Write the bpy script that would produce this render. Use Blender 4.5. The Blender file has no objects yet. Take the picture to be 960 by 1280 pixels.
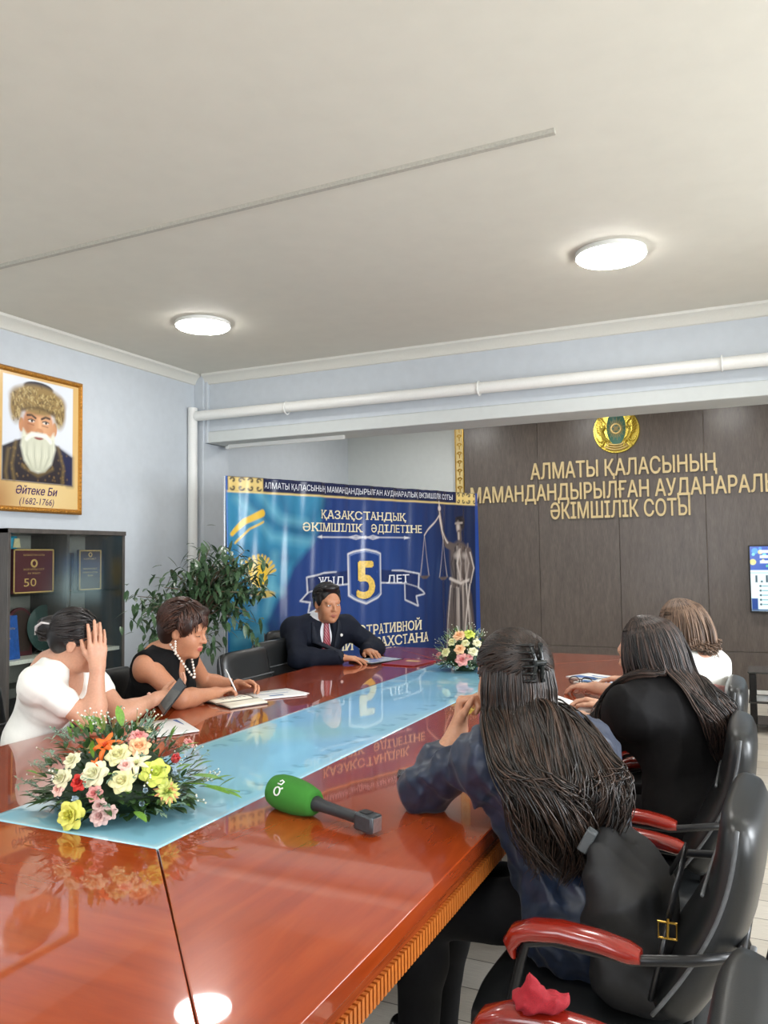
import bpy, bmesh, math, random
import numpy as np
from mathutils import Vector, Matrix
from mathutils.geometry import delaunay_2d_cdt

random.seed(7)
rng = np.random.default_rng(7)
SC = bpy.context.scene
COL = SC.collection
PI = math.pi

# ------------------------------------------------------------------ camera
cam_d = bpy.data.cameras.new('camera')
cam = bpy.data.objects.new('camera', cam_d)
COL.objects.link(cam)
_r = Vector((0.906679, 0.421638, -0.012402))
_f = Vector((-0.420426, 0.90568, 0.054646))
_r.normalize(); _f = (_f - _r * _f.dot(_r)).normalized(); _u = _r.cross(_f)
cam.matrix_world = Matrix(((_r.x, _u.x, -_f.x, 0), (_r.y, _u.y, -_f.y, 0), (_r.z, _u.z, -_f.z, 1.45), (0, 0, 0, 1)))
cam_d.sensor_fit = 'HORIZONTAL'
cam_d.sensor_width = 36
cam_d.lens = 36 * 1015 / 960
cam_d.clip_start = 0.02
SC.camera = cam

# ------------------------------------------------------------------ exposure, world, daylight
SC.view_settings.view_transform = 'Standard'
SC.view_settings.look = 'None'
SC.view_settings.gamma = 1
SC.view_settings.use_curve_mapping = False
SC.view_settings.exposure = 0.9
w = bpy.data.worlds.new('sky'); SC.world = w; w.use_nodes = True
w.node_tree.nodes['Background'].inputs[0].default_value = (0.75, 0.85, 1.0, 1)
w.node_tree.nodes['Background'].inputs[1].default_value = 1.0
LAMP_STRENGTH = 26.0

def area(name, loc, target, sx, sy, watts, col):
    d = bpy.data.lights.new(name, 'AREA'); d.shape = 'RECTANGLE'; d.size = sx; d.size_y = sy; d.energy = watts; d.color = col
    o = bpy.data.objects.new(name, d); COL.objects.link(o); o.location = loc
    o.rotation_euler = (Vector(target) - Vector(loc)).to_track_quat('-Z', 'Y').to_euler()
    return o
# daylight falling in through the windows of the right-hand wall and of the wall behind the camera
area('window_daylight', (2.75, 0.6, 1.75), (-1, 0.8, 1.2), 1.9, 1.5, 70, (0.93, 0.97, 1.0))
area('window_daylight', (2.75, 3.4, 1.75), (-1, 3.6, .6), 1.9, 1.5, 115, (0.93, 0.97, 1.0))
area('window_daylight', (-1.2, -2.85, 1.75), (-1.2, 2, 1.2), 2.4, 1.5, 45, (0.95, 0.98, 1.0))

# ------------------------------------------------------------------ helpers: materials
def lin(r, g, b):
    f = lambda c: (c / 255 / 12.92) if c / 255 <= 0.04045 else ((c / 255 + 0.055) / 1.055) ** 2.4
    return (f(r), f(g), f(b))

class NT:
    def __init__(s, name):
        s.m = bpy.data.materials.new(name); s.m.use_nodes = True
        s.t = s.m.node_tree; s.b = s.t.nodes['Principled BSDF']
    def n(s, typ, **kw):
        nd = s.t.nodes.new(typ)
        for k, v in kw.items():
            if k in nd.inputs.keys(): nd.inputs[k].default_value = v
            else: setattr(nd, k, v)
        return nd
    def l(s, a, b): s.t.links.new(a, b)
    def ramp(s, fac, stops):
        r = s.n('ShaderNodeValToRGB'); e = r.color_ramp.elements
        while len(e) < len(stops): e.new(0.5)
        for i, (p, c) in enumerate(stops): e[i].position = p; e[i].color = (*c, 1) if len(c) == 3 else c
        s.l(fac, r.inputs[0]); return r.outputs[0]
    def coord(s, scale, kind='Object'):
        c = s.n('ShaderNodeTexCoord'); mp = s.n('ShaderNodeMapping'); mp.inputs['Scale'].default_value = scale
        s.l(c.outputs[kind], mp.inputs[0]); return mp.outputs[0]
    def bump(s, h, strength, dist=0.002):
        b = s.n('ShaderNodeBump'); b.inputs['Strength'].default_value = strength; b.inputs['Distance'].default_value = dist
        s.l(h, b.inputs['Height']); s.l(b.outputs[0], s.b.inputs['Normal'])

def mat(name, col, rough=0.5, metal=0.0, spec=0.5, vary=0.12, scale=18.0, bump=0.0, coat=0.0, sss=0.0, sheen=0.0, emit=None, es=1.0, trans=0.0):
    t = NT(name)
    ns = t.n('ShaderNodeTexNoise'); t.l(t.coord((scale,) * 3), ns.inputs['Vector']); ns.inputs['Detail'].default_value = 5
    a = tuple(max(0, c * (1 - vary)) for c in col); b = tuple(min(1, c * (1 + vary)) for c in col)
    t.l(t.ramp(ns.outputs['Fac'], [(0.3, a), (0.7, b)]), t.b.inputs['Base Color'])
    t.b.inputs['Roughness'].default_value = rough; t.b.inputs['Metallic'].default_value = metal
    t.b.inputs['Specular IOR Level'].default_value = spec; t.b.inputs['Coat Weight'].default_value = coat
    t.b.inputs['Coat Roughness'].default_value = 0.05
    if sss: t.b.inputs['Subsurface Weight'].default_value = sss; t.b.inputs['Subsurface Radius'].default_value = (0.012, 0.005, 0.003)
    if sheen: t.b.inputs['Sheen Weight'].default_value = sheen
    if trans: t.b.inputs['Transmission Weight'].default_value = trans
    if emit: t.b.inputs['Emission Color'].default_value = (*emit, 1); t.b.inputs['Emission Strength'].default_value = es
    if bump: t.bump(ns.outputs['Fac'], bump)
    return t.m

def wood(name, dark, mid, light, grain, rough=0.25, coat=0.0, fine=60.0, spec=0.5, streak=0.5, contrast=1.0):
    """streaky wood whose grain runs along the given axis (0 x, 1 y, 2 z)"""
    t = NT(name)
    sc = [fine] * 3; sc[grain] = fine * 0.04
    n1 = t.n('ShaderNodeTexNoise'); t.l(t.coord(tuple(sc)), n1.inputs['Vector']); n1.inputs['Detail'].default_value = 3; n1.inputs['Roughness'].default_value = 0.5
    sc2 = [fine * 0.08] * 3; sc2[grain] = fine * 0.012
    n2 = t.n('ShaderNodeTexNoise'); t.l(t.coord(tuple(sc2)), n2.inputs['Vector']); n2.inputs['Detail'].default_value = 3; n2.inputs['Distortion'].default_value = 0.6
    mx = t.n('ShaderNodeMix', data_type='FLOAT'); mx.inputs[0].default_value = streak
    t.l(n1.outputs['Fac'], mx.inputs[2]); t.l(n2.outputs['Fac'], mx.inputs[3])
    h = 0.2 / contrast
    t.l(t.ramp(mx.outputs[0], [(0.5 - h, dark), (0.5, mid), (0.5 + h, light)]), t.b.inputs['Base Color'])
    t.b.inputs['Roughness'].default_value = rough; t.b.inputs['Coat Weight'].default_value = coat; t.b.inputs['Coat Roughness'].default_value = 0.03
    t.b.inputs['Specular IOR Level'].default_value = .12 if coat else spec; t.b.inputs['Coat IOR'].default_value = 1.42
    return t.m

def vcol_mat(name, rough=0.5, coat=0.0, metal=0.0, spec=0.5, attr='paint'):
    """a printed surface: its inks are the colour attribute of a fine mesh"""
    t = NT(name); a = t.n('ShaderNodeAttribute'); a.attribute_name = attr
    t.l(a.outputs['Color'], t.b.inputs['Base Color'])
    t.b.inputs['Roughness'].default_value = rough; t.b.inputs['Coat Weight'].default_value = coat; t.b.inputs['Metallic'].default_value = metal
    t.b.inputs['Specular IOR Level'].default_value = spec
    return t.m

def glass_mat(name, tint=(1, 1, 1), refl=0.12, rough=0.02):
    t = NT(name); out = t.t.nodes['Material Output']
    tr = t.n('ShaderNodeBsdfTransparent'); tr.inputs[0].default_value = (*tint, 1)
    gl = t.n('ShaderNodeBsdfGlossy'); gl.inputs['Roughness'].default_value = rough
    fr = t.n('ShaderNodeFresnel'); fr.inputs[0].default_value = 1.45
    ad = t.n('ShaderNodeMath', operation='MULTIPLY'); ad.inputs[1].default_value = refl / 0.05
    t.l(fr.outputs[0], ad.inputs[0])
    mx = t.n('ShaderNodeMixShader'); t.l(ad.outputs[0], mx.inputs[0]); t.l(tr.outputs[0], mx.inputs[1]); t.l(gl.outputs[0], mx.inputs[2])
    t.l(mx.outputs[0], out.inputs['Surface'])
    return t.m

# ------------------------------------------------------------------ helpers: meshes
def link(name, me, mats, parent=None, bevel=0.0, smooth=40, kind=None):
    o = bpy.data.objects.new(name, me); COL.objects.link(o)
    for m in (mats if isinstance(mats, (list, tuple)) else [mats]): me.materials.append(m)
    if smooth:
        me.polygons.foreach_set('use_smooth', [True] * len(me.polygons))
        if smooth < 180: me.set_sharp_from_angle(angle=math.radians(smooth))
    if bevel:
        b = o.modifiers.new('bevel', 'BEVEL'); b.width = bevel; b.segments = 2; b.limit_method = 'ANGLE'; b.angle_limit = math.radians(50)
    if parent: o.parent = parent
    if kind: o['kind'] = kind
    return o

def thing(name, label, cat, loc=(0, 0, 0), rz=0.0, group=None):
    o = bpy.data.objects.new(name, None); COL.objects.link(o); o.empty_display_size = 0.1
    o.location = loc; o.rotation_euler = (0, 0, rz)
    return tag(o, label, cat, group)

def tag(o, label, cat, group=None):
    o['label'] = label; o['category'] = cat
    if group: o['group'] = group
    return o

def copy_tree(o, parent=None):
    c = o.copy(); COL.objects.link(c)
    if parent: c.parent = parent
    for ch in list(o.children): copy_tree(ch, c)
    return c

class MB:
    def __init__(s): s.v = []; s.f = []; s.mi = []; s.cur = 0
    def add(s, vs, fs):
        b = len(s.v); s.v.extend([tuple(map(float, p)) for p in vs]); s.f.extend([tuple(b + i for i in f) for f in fs]); s.mi.extend([s.cur] * len(fs)); return s
    def box(s, c, size, R=None):
        hx, hy, hz = [x / 2 for x in size]; vs = []
        for x in (-hx, hx):
            for y in (-hy, hy):
                for z in (-hz, hz):
                    p = Vector((x, y, z)); p = (R @ p if R is not None else p) + Vector(c); vs.append(p)
        return s.add(vs, [(0, 1, 3, 2), (4, 6, 7, 5), (0, 4, 5, 1), (2, 3, 7, 6), (0, 2, 6, 4), (1, 5, 7, 3)])
    def box2(s, lo, hi): return s.box([(a + b) / 2 for a, b in zip(lo, hi)], [abs(b - a) for a, b in zip(lo, hi)])
    def tube(s, pts, r, n=10, flat=1.0, closed=False, up=None):
        pts = [Vector(p) for p in pts]; m = len(pts); rr = r if isinstance(r, (list, tuple)) else [r] * m
        vs = []; prev = None
        for i, p in enumerate(pts):
            if closed: t = pts[(i + 1) % m] - pts[i - 1]
            else: t = pts[min(i + 1, m - 1)] - pts[max(i - 1, 0)]
            t.normalize()
            if prev is None:
                a = Vector(up) if up else (Vector((0, 0, 1)) if abs(t.z) < 0.9 else Vector((1, 0, 0)))
            else: a = prev
            a = (a - t * a.dot(t)).normalized(); prev = a; b = t.cross(a)
            for k in range(n):
                an = 2 * PI * k / n; vs.append(p + (a * math.cos(an) * flat + b * math.sin(an)) * rr[i])
        fs = []
        for i in range(m if closed else m - 1):
            j = (i + 1) % m
            for k in range(n): fs.append((i * n + k, i * n + (k + 1) % n, j * n + (k + 1) % n, j * n + k))
        if not closed: fs.append(tuple(range(n - 1, -1, -1))); fs.append(tuple((m - 1) * n + k for k in range(n)))
        return s.add(vs, fs)
    def lathe(s, prof, n=24, o=(0, 0, 0), R=None, sx=1.0, sy=1.0):
        vs = []; fs = []; o = Vector(o)
        for r, z in prof:
            for k in range(n):
                an = 2 * PI * k / n; p = Vector((r * math.cos(an) * sx, r * math.sin(an) * sy, z)); vs.append((R @ p if R is not None else p) + o)
        for i in range(len(prof) - 1):
            for k in range(n): fs.append((i * n + k, i * n + (k + 1) % n, (i + 1) * n + (k + 1) % n, (i + 1) * n + k))
        if prof[0][0] > 1e-6: fs.append(tuple(range(n - 1, -1, -1)))
        if prof[-1][0] > 1e-6: fs.append(tuple((len(prof) - 1) * n + k for k in range(n)))
        return s.add(vs, fs)
    def prism(s, poly, o, X, Y, N, th):
        """polygon in the frame o, X, Y, pushed out by th along N"""
        o, X, Y, N = Vector(o), Vector(X), Vector(Y), Vector(N); n = len(poly)
        vs = [o + X * a + Y * b for a, b in poly] + [o + X * a + Y * b + N * th for a, b in poly]
        fs = [tuple(range(n - 1, -1, -1)), tuple(range(n, 2 * n))] + [(i, (i + 1) % n, n + (i + 1) % n, n + i) for i in range(n)]
        return s.add(vs, fs)
    def grid(s, fn, nu, nv, th=None):
        vs = [fn(i / nu, j / nv) for j in range(nv + 1) for i in range(nu + 1)]
        return s.add(vs, [(j * (nu + 1) + i, j * (nu + 1) + i + 1, (j + 1) * (nu + 1) + i + 1, (j + 1) * (nu + 1) + i) for j in range(nv) for i in range(nu)])
    def mesh(s, name='m'):
        me = bpy.data.meshes.new(name); me.from_pydata(s.v, [], s.f); me.polygons.foreach_set('material_index', s.mi); me.update(); return me
    def build(s, name, mats, parent=None, bevel=0.0, smooth=40, kind=None, loc=None):
        o = link(name, s.mesh(name), mats, parent, bevel, smooth, kind)
        if loc: o.location = loc
        return o

def fix_normals(o):
    bm = bmesh.new(); bm.from_mesh(o.data); bmesh.ops.recalc_face_normals(bm, faces=bm.faces); bm.to_mesh(o.data); bm.free(); return o

def solidify(o, th, offset=0.0):
    m = o.modifiers.new('solid', 'SOLIDIFY'); m.thickness = th; m.offset = offset; return o

# ---- writing: real letter shapes from the built-in font, fitted to a box in a frame
def text_data(body, shear=0.0, serif=False, extrude=0.0):
    c = bpy.data.curves.new('t', 'FONT'); c.body = body; c.fill_mode = 'NONE'; c.shear = shear; c.resolution_u = 3
    o = bpy.data.objects.new('t', c); COL.objects.link(o)
    bpy.context.view_layer.update()
    me = bpy.data.meshes.new_from_object(o.evaluated_get(bpy.context.evaluated_depsgraph_get()))
    # the outlines overlap in places: triangulate them and keep what winds round more than zero times
    v = np.array([p.co[:2] for p in me.vertices]).reshape(-1, 2); ed = [tuple(e.vertices) for e in me.edges]
    bpy.data.objects.remove(o); bpy.data.curves.remove(c); bpy.data.meshes.remove(me)
    de = np.array([(a, b) if b == a + 1 else ((b, a) if a == b + 1 else (max(a, b), min(a, b))) for a, b in ed])
    vo, _, fo, _, _, _ = delaunay_2d_cdt([Vector(p) for p in v], [tuple(map(int, e)) for e in de], [], 0, 1e-5)
    V = np.array([p[:] for p in vo]); T = np.array([f for f in fo if len(f) == 3]); ce = V[T].mean(1)
    wn = np.zeros(len(T), int)
    for p, q in zip(v[de[:, 0]], v[de[:, 1]]):
        cr = (q[0] - p[0]) * (ce[:, 1] - p[1]) - (ce[:, 0] - p[0]) * (q[1] - p[1])
        wn += ((p[1] <= ce[:, 1]) & (q[1] > ce[:, 1]) & (cr > 0)).astype(int) - ((p[1] > ce[:, 1]) & (q[1] <= ce[:, 1]) & (cr < 0)).astype(int)
    T = T[wn != 0]; P_ = V[T]; cr = (P_[:, 1, 0] - P_[:, 0, 0]) * (P_[:, 2, 1] - P_[:, 0, 1]) - (P_[:, 2, 0] - P_[:, 0, 0]) * (P_[:, 1, 1] - P_[:, 0, 1]); T[cr < 0] = T[cr < 0][:, ::-1]
    vv = [tuple(p) for p in V]; tr = [tuple(map(int, t)) for t in T]
    if serif:
        ext = []
        for yy, y0, y1 in ((0.03, 0.0, 0.06), (0.70, 0.668, 0.728)):
            iv = []
            for t in tr:
                xs = []
                for a, b in ((0, 1), (1, 2), (2, 0)):
                    p, q = vv[t[a]], vv[t[b]]
                    if (p[1] - yy) * (q[1] - yy) < 0: xs.append(p[0] + (q[0] - p[0]) * (yy - p[1]) / (q[1] - p[1]))
                if len(xs) == 2: iv.append(sorted(xs))
            iv.sort(); mg = []
            for a, b in iv:
                if mg and a <= mg[-1][1] + 0.004: mg[-1][1] = max(b, mg[-1][1])
                else: mg.append([a, b])
            for a, b in mg:
                if b - a < 0.2: ext.append((a - 0.055, b + 0.055, y0, y1))
        for x0, x1, y0, y1 in ext:
            k = len(vv); vv += [(x0, y0), (x1, y0), (x1, y1), (x0, y1)]; tr += [(k, k + 1, k + 2), (k, k + 2, k + 3)]
    return vv, tr

def add_text(mb, body, o, X, Y, width, cap, th=0.0, N=None, align='l', disp=None, bold=0.0, **kw):
    """letters from o along X, capital height cap along Y; th>0 makes them solid, standing out along N"""
    vv, tr = text_data(body, **kw)
    if bold:   # heavier strokes: the letters repeated a hair to each side
        k = len(vv); vv = [(x + d, y + e) for d, e in ((-bold, 0), (bold, 0), (0, bold * .7), (0, -bold * .7)) for x, y in vv]; tr = [tuple(i + j * k for i in t) for j in range(4) for t in tr]
    xs = [p[0] for p in vv]; x0, x1 = min(xs), max(xs); sx = width / (x1 - x0); sy = cap / 0.728
    off = {'l': 0, 'c': -width / 2, 'r': -width}[align]
    if disp:   # letters that follow a wavy surface need small triangles
        todo, tr, vv = list(tr), [], list(vv)
        while todo:
            t = todo.pop(); L = [math.hypot((vv[t[i]][0] - vv[t[(i + 1) % 3]][0]) * sx, (vv[t[i]][1] - vv[t[(i + 1) % 3]][1]) * sy) for i in range(3)]; k = L.index(max(L))
            if L[k] < .03: tr.append(t); continue
            a, b, c = t[k], t[(k + 1) % 3], t[(k + 2) % 3]; vv.append(((vv[a][0] + vv[b][0]) / 2, (vv[a][1] + vv[b][1]) / 2)); m = len(vv) - 1; todo += [(a, m, c), (m, b, c)]
    o, X, Y = Vector(o), Vector(X), Vector(Y); N = Vector(N) if N is not None else X.cross(Y)
    pos = lambda p: ((p[0] - x0) * sx + off, p[1] * sy)
    base = []; kk = max(1, len(vv) // 4)
    for i, p in enumerate(vv):
        a, b = pos(p); q = o + X * a + Y * b
        if disp: q = disp(q)
        if bold: q = q + N * (.0005 * (i // kk))
        base.append(q)
    if th <= 0: mb.add(base, tr); return mb
    n = len(base); edges = {}
    for t in tr:
        for a, b in ((t[0], t[1]), (t[1], t[2]), (t[2], t[0])):
            if (b, a) in edges: edges.pop((b, a))
            else: edges[(a, b)] = 1
    fs = [tuple(n + i for i in t) for t in tr] + [(t[0], t[2], t[1]) for t in tr] + [(a, b, n + b, n + a) for a, b in edges]
    mb.add(base + [q + N * th for q in base], fs); return mb

# ---- painting a print into the colour attribute of a grid
class Paint:
    def __init__(s, w, h, step, bg):
        s.nu, s.nv = int(round(w / step)), int(round(h / step)); s.w, s.h = w, h
        s.U, s.V = np.meshgrid(np.linspace(0, w, s.nu + 1), np.linspace(0, h, s.nv + 1)); s.aa = step * 0.7
        s.c = np.empty(s.U.shape + (3,)); s.c[:] = bg
    def mask(s, d, soft=None): k = soft or s.aa; return np.clip(0.5 - d / (2 * k), 0, 1)
    def put(s, m, col, a=1.0):
        m = (m * a)[..., None]; s.c = s.c * (1 - m) + np.array(col) * m
    def circ(s, x, y, r, col, a=1, soft=None): s.put(s.mask(np.hypot(s.U - x, s.V - y) - r, soft), col, a)
    def ell(s, x, y, rx, ry, col, a=1, soft=None, rot=0.0):
        dx, dy = s.U - x, s.V - y; c, n = math.cos(rot), math.sin(rot); p, q = dx * c + dy * n, -dx * n + dy * c
        k = np.hypot(p / rx, q / ry); s.put(s.mask((k - 1) * min(rx, ry), soft), col, a)
    def rect(s, x0, y0, x1, y1, col, a=1, soft=None):
        d = np.maximum(np.maximum(x0 - s.U, s.U - x1), np.maximum(y0 - s.V, s.V - y1)); s.put(s.mask(d, soft), col, a)
    def line(s, pts, r, col, a=1, soft=None, r2=None):
        d = np.full(s.U.shape, 9.0); n = len(pts) - 1
        for i in range(n):
            (x0, y0), (x1, y1) = pts[i], pts[i + 1]; dx, dy = x1 - x0, y1 - y0
            t = np.clip(((s.U - x0) * dx + (s.V - y0) * dy) / (dx * dx + dy * dy + 1e-12), 0, 1)
            rr = r if r2 is None else r + (r2 - r) * (i + t) / n
            d = np.minimum(d, np.hypot(s.U - x0 - t * dx, s.V - y0 - t * dy) - rr)
        s.put(s.mask(d, soft), col, a)
    def poly(s, pts, col, a=1, soft=None):
        ins = np.zeros(s.U.shape, bool); d = np.full(s.U.shape, 9.0); n = len(pts)
        for i in range(n):
            (x0, y0), (x1, y1) = pts[i], pts[(i + 1) % n]; dx, dy = x1 - x0, y1 - y0
            t = np.clip(((s.U - x0) * dx + (s.V - y0) * dy) / (dx * dx + dy * dy + 1e-12), 0, 1)
            d = np.minimum(d, np.hypot(s.U - x0 - t * dx, s.V - y0 - t * dy))
            if y0 != y1:
                c = ((y0 > s.V) != (y1 > s.V)) & (s.U < (x1 - x0) * (s.V - y0) / (y1 - y0) + x0); ins ^= c
        s.put(s.mask(np.where(ins, -d, d), soft), col, a)
    def scroll(s, x, y, k, col, sx=1, sy=1, r=None):
        """a horn-shaped curl ornament about the point x, y"""
        pts = [(x + sx * k * (0.55 - 0.5 * t * math.cos(0)) * math.cos(4.2 * t + 0.4), y + sy * k * (0.55 - 0.5 * t) * math.sin(4.2 * t + 0.4)) for t in np.linspace(0, 1, 14)]
        s.line(pts, r or k * 0.09, col)
    def mesh(s, fn, name='print'):
        """fn(U, V) -> (..., 3) positions"""
        p = fn(s.U, s.V).reshape(-1, 3); nu = s.nu + 1
        i = np.arange(s.nv)[:, None] * nu + np.arange(s.nu)[None, :]; q = np.stack([i, i + 1, i + nu + 1, i + nu], -1).reshape(-1, 4)
        me = np_mesh(name, p, q)
        at = me.color_attributes.new('paint', 'FLOAT_COLOR', 'POINT')
        at.data.foreach_set('color', np.concatenate([s.c.reshape(-1, 3), np.ones((len(p), 1))], 1).astype(np.float32).ravel())
        return me

def np_mesh(name, v, f):
    me = bpy.data.meshes.new(name); v = np.asarray(v, np.float32); f = np.asarray(f, np.int32)
    me.vertices.add(len(v)); me.vertices.foreach_set('co', v.ravel())
    k = f.shape[1]
    me.loops.add(f.size); me.loops.foreach_set('vertex_index', f.ravel())
    me.polygons.add(len(f)); me.polygons.foreach_set('loop_start', np.arange(0, f.size, k, dtype=np.int32))
    me.update(calc_edges=True); me.validate(); return me
# ------------------------------------------------------------------ the setting
XL, XR, YB, YN, ZC = -4.63, 2.55, 8.93, -2.6, 3.114
YBEAM0, YBEAM1, ZBEAM = 5.95, 6.3, 2.49
M_wall = mat('lilac_grey_paint', lin(196, 202, 208), rough=0.6, vary=0.025, scale=3)
M_wallb = mat('pale_grey_paint', lin(204, 208, 206), rough=0.6, vary=0.02, scale=3)
M_ceil = mat('ceiling_paint', lin(214, 210, 197), rough=0.7, vary=0.02, scale=1.5)
M_white = mat('white_gloss_paint', lin(216, 214, 205), rough=0.35, vary=0.02)
M_plast = mat('white_plastic', lin(232, 232, 228), rough=0.3, vary=0.02)
M_panel = wood('grey_brown_laminate', lin(80, 72, 68), lin(100, 91, 85), lin(120, 110, 103), 2, rough=0.32, fine=70, streak=0.35)
M_dark = mat('dark_gap', (0.02, 0.018, 0.016), rough=0.8)
M_seam = mat('pale_seam', lin(150, 138, 128), rough=0.5)

def floor_mat():
    t = NT('grey_oak_laminate'); br = t.n('ShaderNodeTexBrick'); co = t.coord((1, 1, 1)); t.l(co, br.inputs['Vector'])
    br.inputs['Scale'].default_value = 1.0; br.inputs['Brick Width'].default_value = 1.25; br.inputs['Row Height'].default_value = 0.19
    br.inputs['Mortar Size'].default_value = 0.0025; br.offset = 0.37
    br.inputs['Color1'].default_value = (*lin(214, 204, 188), 1); br.inputs['Color2'].default_value = (*lin(230, 222, 208), 1); br.inputs['Mortar'].default_value = (*lin(110, 98, 86), 1)
    ns = t.n('ShaderNodeTexNoise'); t.l(t.coord((3, 60, 1)), ns.inputs['Vector']); ns.inputs['Detail'].default_value = 5
    mx = t.n('ShaderNodeMix', data_type='RGBA', blend_type='MULTIPLY'); mx.inputs[0].default_value = 0.6
    t.l(br.outputs['Color'], mx.inputs[6]); t.l(t.ramp(ns.outputs['Fac'], [(0.3, (0.6, 0.58, 0.56)), (0.7, (1, 1, 1))]), mx.inputs[7]); t.l(mx.outputs[2], t.b.inputs['Base Color'])
    t.b.inputs['Roughness'].default_value = 0.28
    return t.m

def struct(name, mb, m, **k): return mb.build(name, m, kind='structure', **k)
struct('floor', MB().box2((XL - .1, YN - .1, -0.1), (XR + .1, YB + .1, 0)), floor_mat())
struct('ceiling', MB().box2((XL - .1, YN - .1, ZC), (XR + .1, YB + .1, ZC + .1)), M_ceil)
struct('wall_left', MB().box2((XL - .12, YN - .1, 0), (XL, YB + .1, ZC)), M_wall)
struct('wall_back', MB().box2((XL, YB, 0), (XR, YB + .12, ZC)), M_wallb)
# right-hand wall with two window openings, and the wall behind the photographer with one
def wall_with_holes(name, fixed, axis, lo, hi, holes, m):
    mb = MB(); cuts = sorted(holes); a = lo
    def bx(u0, u1, z0, z1):
        if axis == 'y': mb.box2((fixed, u0, z0), (fixed + .12, u1, z1))
        else: mb.box2((u0, fixed - .12, z0), (u1, fixed, z1))
    for u0, u1 in cuts: bx(a, u0, 0, ZC); bx(u0, u1, 0, 0.95); bx(u0, u1, 2.55, ZC); a = u1
    bx(a, hi, 0, ZC)
    return struct(name, mb, m)
wall_with_holes('wall_right', XR, 'y', YN - .1, YB + .1, [(-0.4, 1.6), (2.4, 4.4)], M_wall)
wall_with_holes('wall_front', YN, 'x', XL, XR, [(-2.5, 0.1)], M_wall)
M_pane = glass_mat('window_glass', refl=0.05)
for k, (fx, u0, u1, ax) in enumerate([(XR + .06, -0.4, 1.6, 'y'), (XR + .06, 2.4, 4.4, 'y'), (YN - .06, -2.5, 0.1, 'x')]):
    mb = MB(); P = (lambda u, z: (fx, u, z)) if ax == 'y' else (lambda u, z: (u, fx, z))
    def bar(u0_, u1_, z0, z1, d=.06):
        if ax == 'y': mb.box2((fx - d / 2, u0_, z0), (fx + d / 2, u1_, z1))
        else: mb.box2((u0_, fx - d / 2, z0), (u1_, fx + d / 2, z1))
    bar(u0, u1, .95, 1.02); bar(u0, u1, 2.48, 2.55); bar(u0, u0 + .07, 1.02, 2.48); bar(u1 - .07, u1, 1.02, 2.48); mid = (u0 + u1) / 2; bar(mid - .04, mid + .04, 1.02, 2.48)
    win = struct('window_%d' % (k + 1), mb, M_plast)
    mb = MB(); bar(u0 + .07, u1 - .07, 1.02, 2.48, .008); mb.build('pane', M_pane, win)
# the beam across the room, its lower lip, cornices
mb = MB(); mb.box2((XL, YBEAM0, ZBEAM + .1), (XR, YBEAM1, ZC)); struct('beam', mb, M_wall)
mb = MB(); mb.box2((XL + .1, YBEAM0 - .012, ZBEAM), (XR, YBEAM1 + .01, ZBEAM + .105)); struct('trim_1', mb, M_wallb, bevel=.008)
mb = MB(); mb.box2((XL, YBEAM0 - .04, 0), (XL + .1, YBEAM1, ZC)); mb.box2((XL + .1, YBEAM0 - .02, ZBEAM), (XL + .135, YBEAM1, ZC)); struct('pillar_left', mb, M_wall, bevel=.006)
def cornice(name, a, b, n):
    a, b, n = Vector(a), Vector(b), Vector(n); prof = [(0, 0), (.075, 0), (.07, -.018), (.045, -.03), (.022, -.06), (.014, -.085), (0, -.09)]
    mb = MB(); d = (b - a); L = d.length; d.normalize()
    mb.prism(prof, a, n, Vector((0, 0, 1)), d, L); return fix_normals(struct(name, mb, M_white))
cornice('trim_2', (XL, YN, ZC), (XL, YBEAM0 - .04, ZC), (1, 0, 0))
cornice('trim_3', (XL + .1, YBEAM0, ZC), (XR, YBEAM0, ZC), (0, -1, 0))
cornice('trim_4', (XR, YN, ZC), (XR, YBEAM0, ZC), (-1, 0, 0))
for nm, lo, hi in (('baseboard_left', (XL, YN, 0), (XL + .02, YB, .09)), ('baseboard_back', (XL, YB - .045, 0), (XR, YB, .085)), ('baseboard_right', (XR - .02, YN, 0), (XR, YB, .09))):
    struct(nm, MB().box2(lo, hi), M_plast, bevel=.006)
# laminate panelling on the back wall: boards with pale joints
PX0 = -3.10
mb = MB(); seams = [PX0, -2.235, -1.37, -0.505, 0.36, 1.225, 2.09, XR]
for a, b in zip(seams[:-1], seams[1:]):
    for z0, z1 in ((.09, .452), (.458, ZC)): mb.box2((a + .003, YB - .03, z0), (b - .003, YB - .012, z1))
struct('wall_back_panelling', mb, M_panel, bevel=.002)
struct('wall_back_joints', MB().box2((PX0, YB - .013, .085), (XR, YB, ZC)), M_seam)

# white pipes: one up the corner, one along the beam
mb = MB(); yp = 5.83
mb.tube([(XL + .045, yp, 0.02), (XL + .045, yp, 2.80)], .043, 14)
o = mb.build('vertical_pipe', M_plast); tag(o, 'white vertical pipe running up the corner beside the ficus', 'pipe')
mb = MB(); mb.tube([(XL + .09, yp, 2.722), (XR, yp, 2.700)], .045, 14)
o = mb.build('horizontal_pipe', M_plast); tag(o, 'long white pipe running horizontally across the front of the beam', 'pipe')
for x in (-3.6, -1.9, -.2, 1.5):
    mb = MB(); mb.tube([(x, yp, 2.705 + .055 * math.cos(a)) if False else (x, yp + .052 * math.sin(a), 2.712 + .052 * math.cos(a)) for a in np.linspace(0, 2 * PI, 13)[:-1]], .006, 6, closed=True); mb.box2((x - .012, yp + .05, 2.70), (x + .012, YBEAM0 - .002, 2.725)); mb.build('pipe_clip', M_plast, o)
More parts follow.
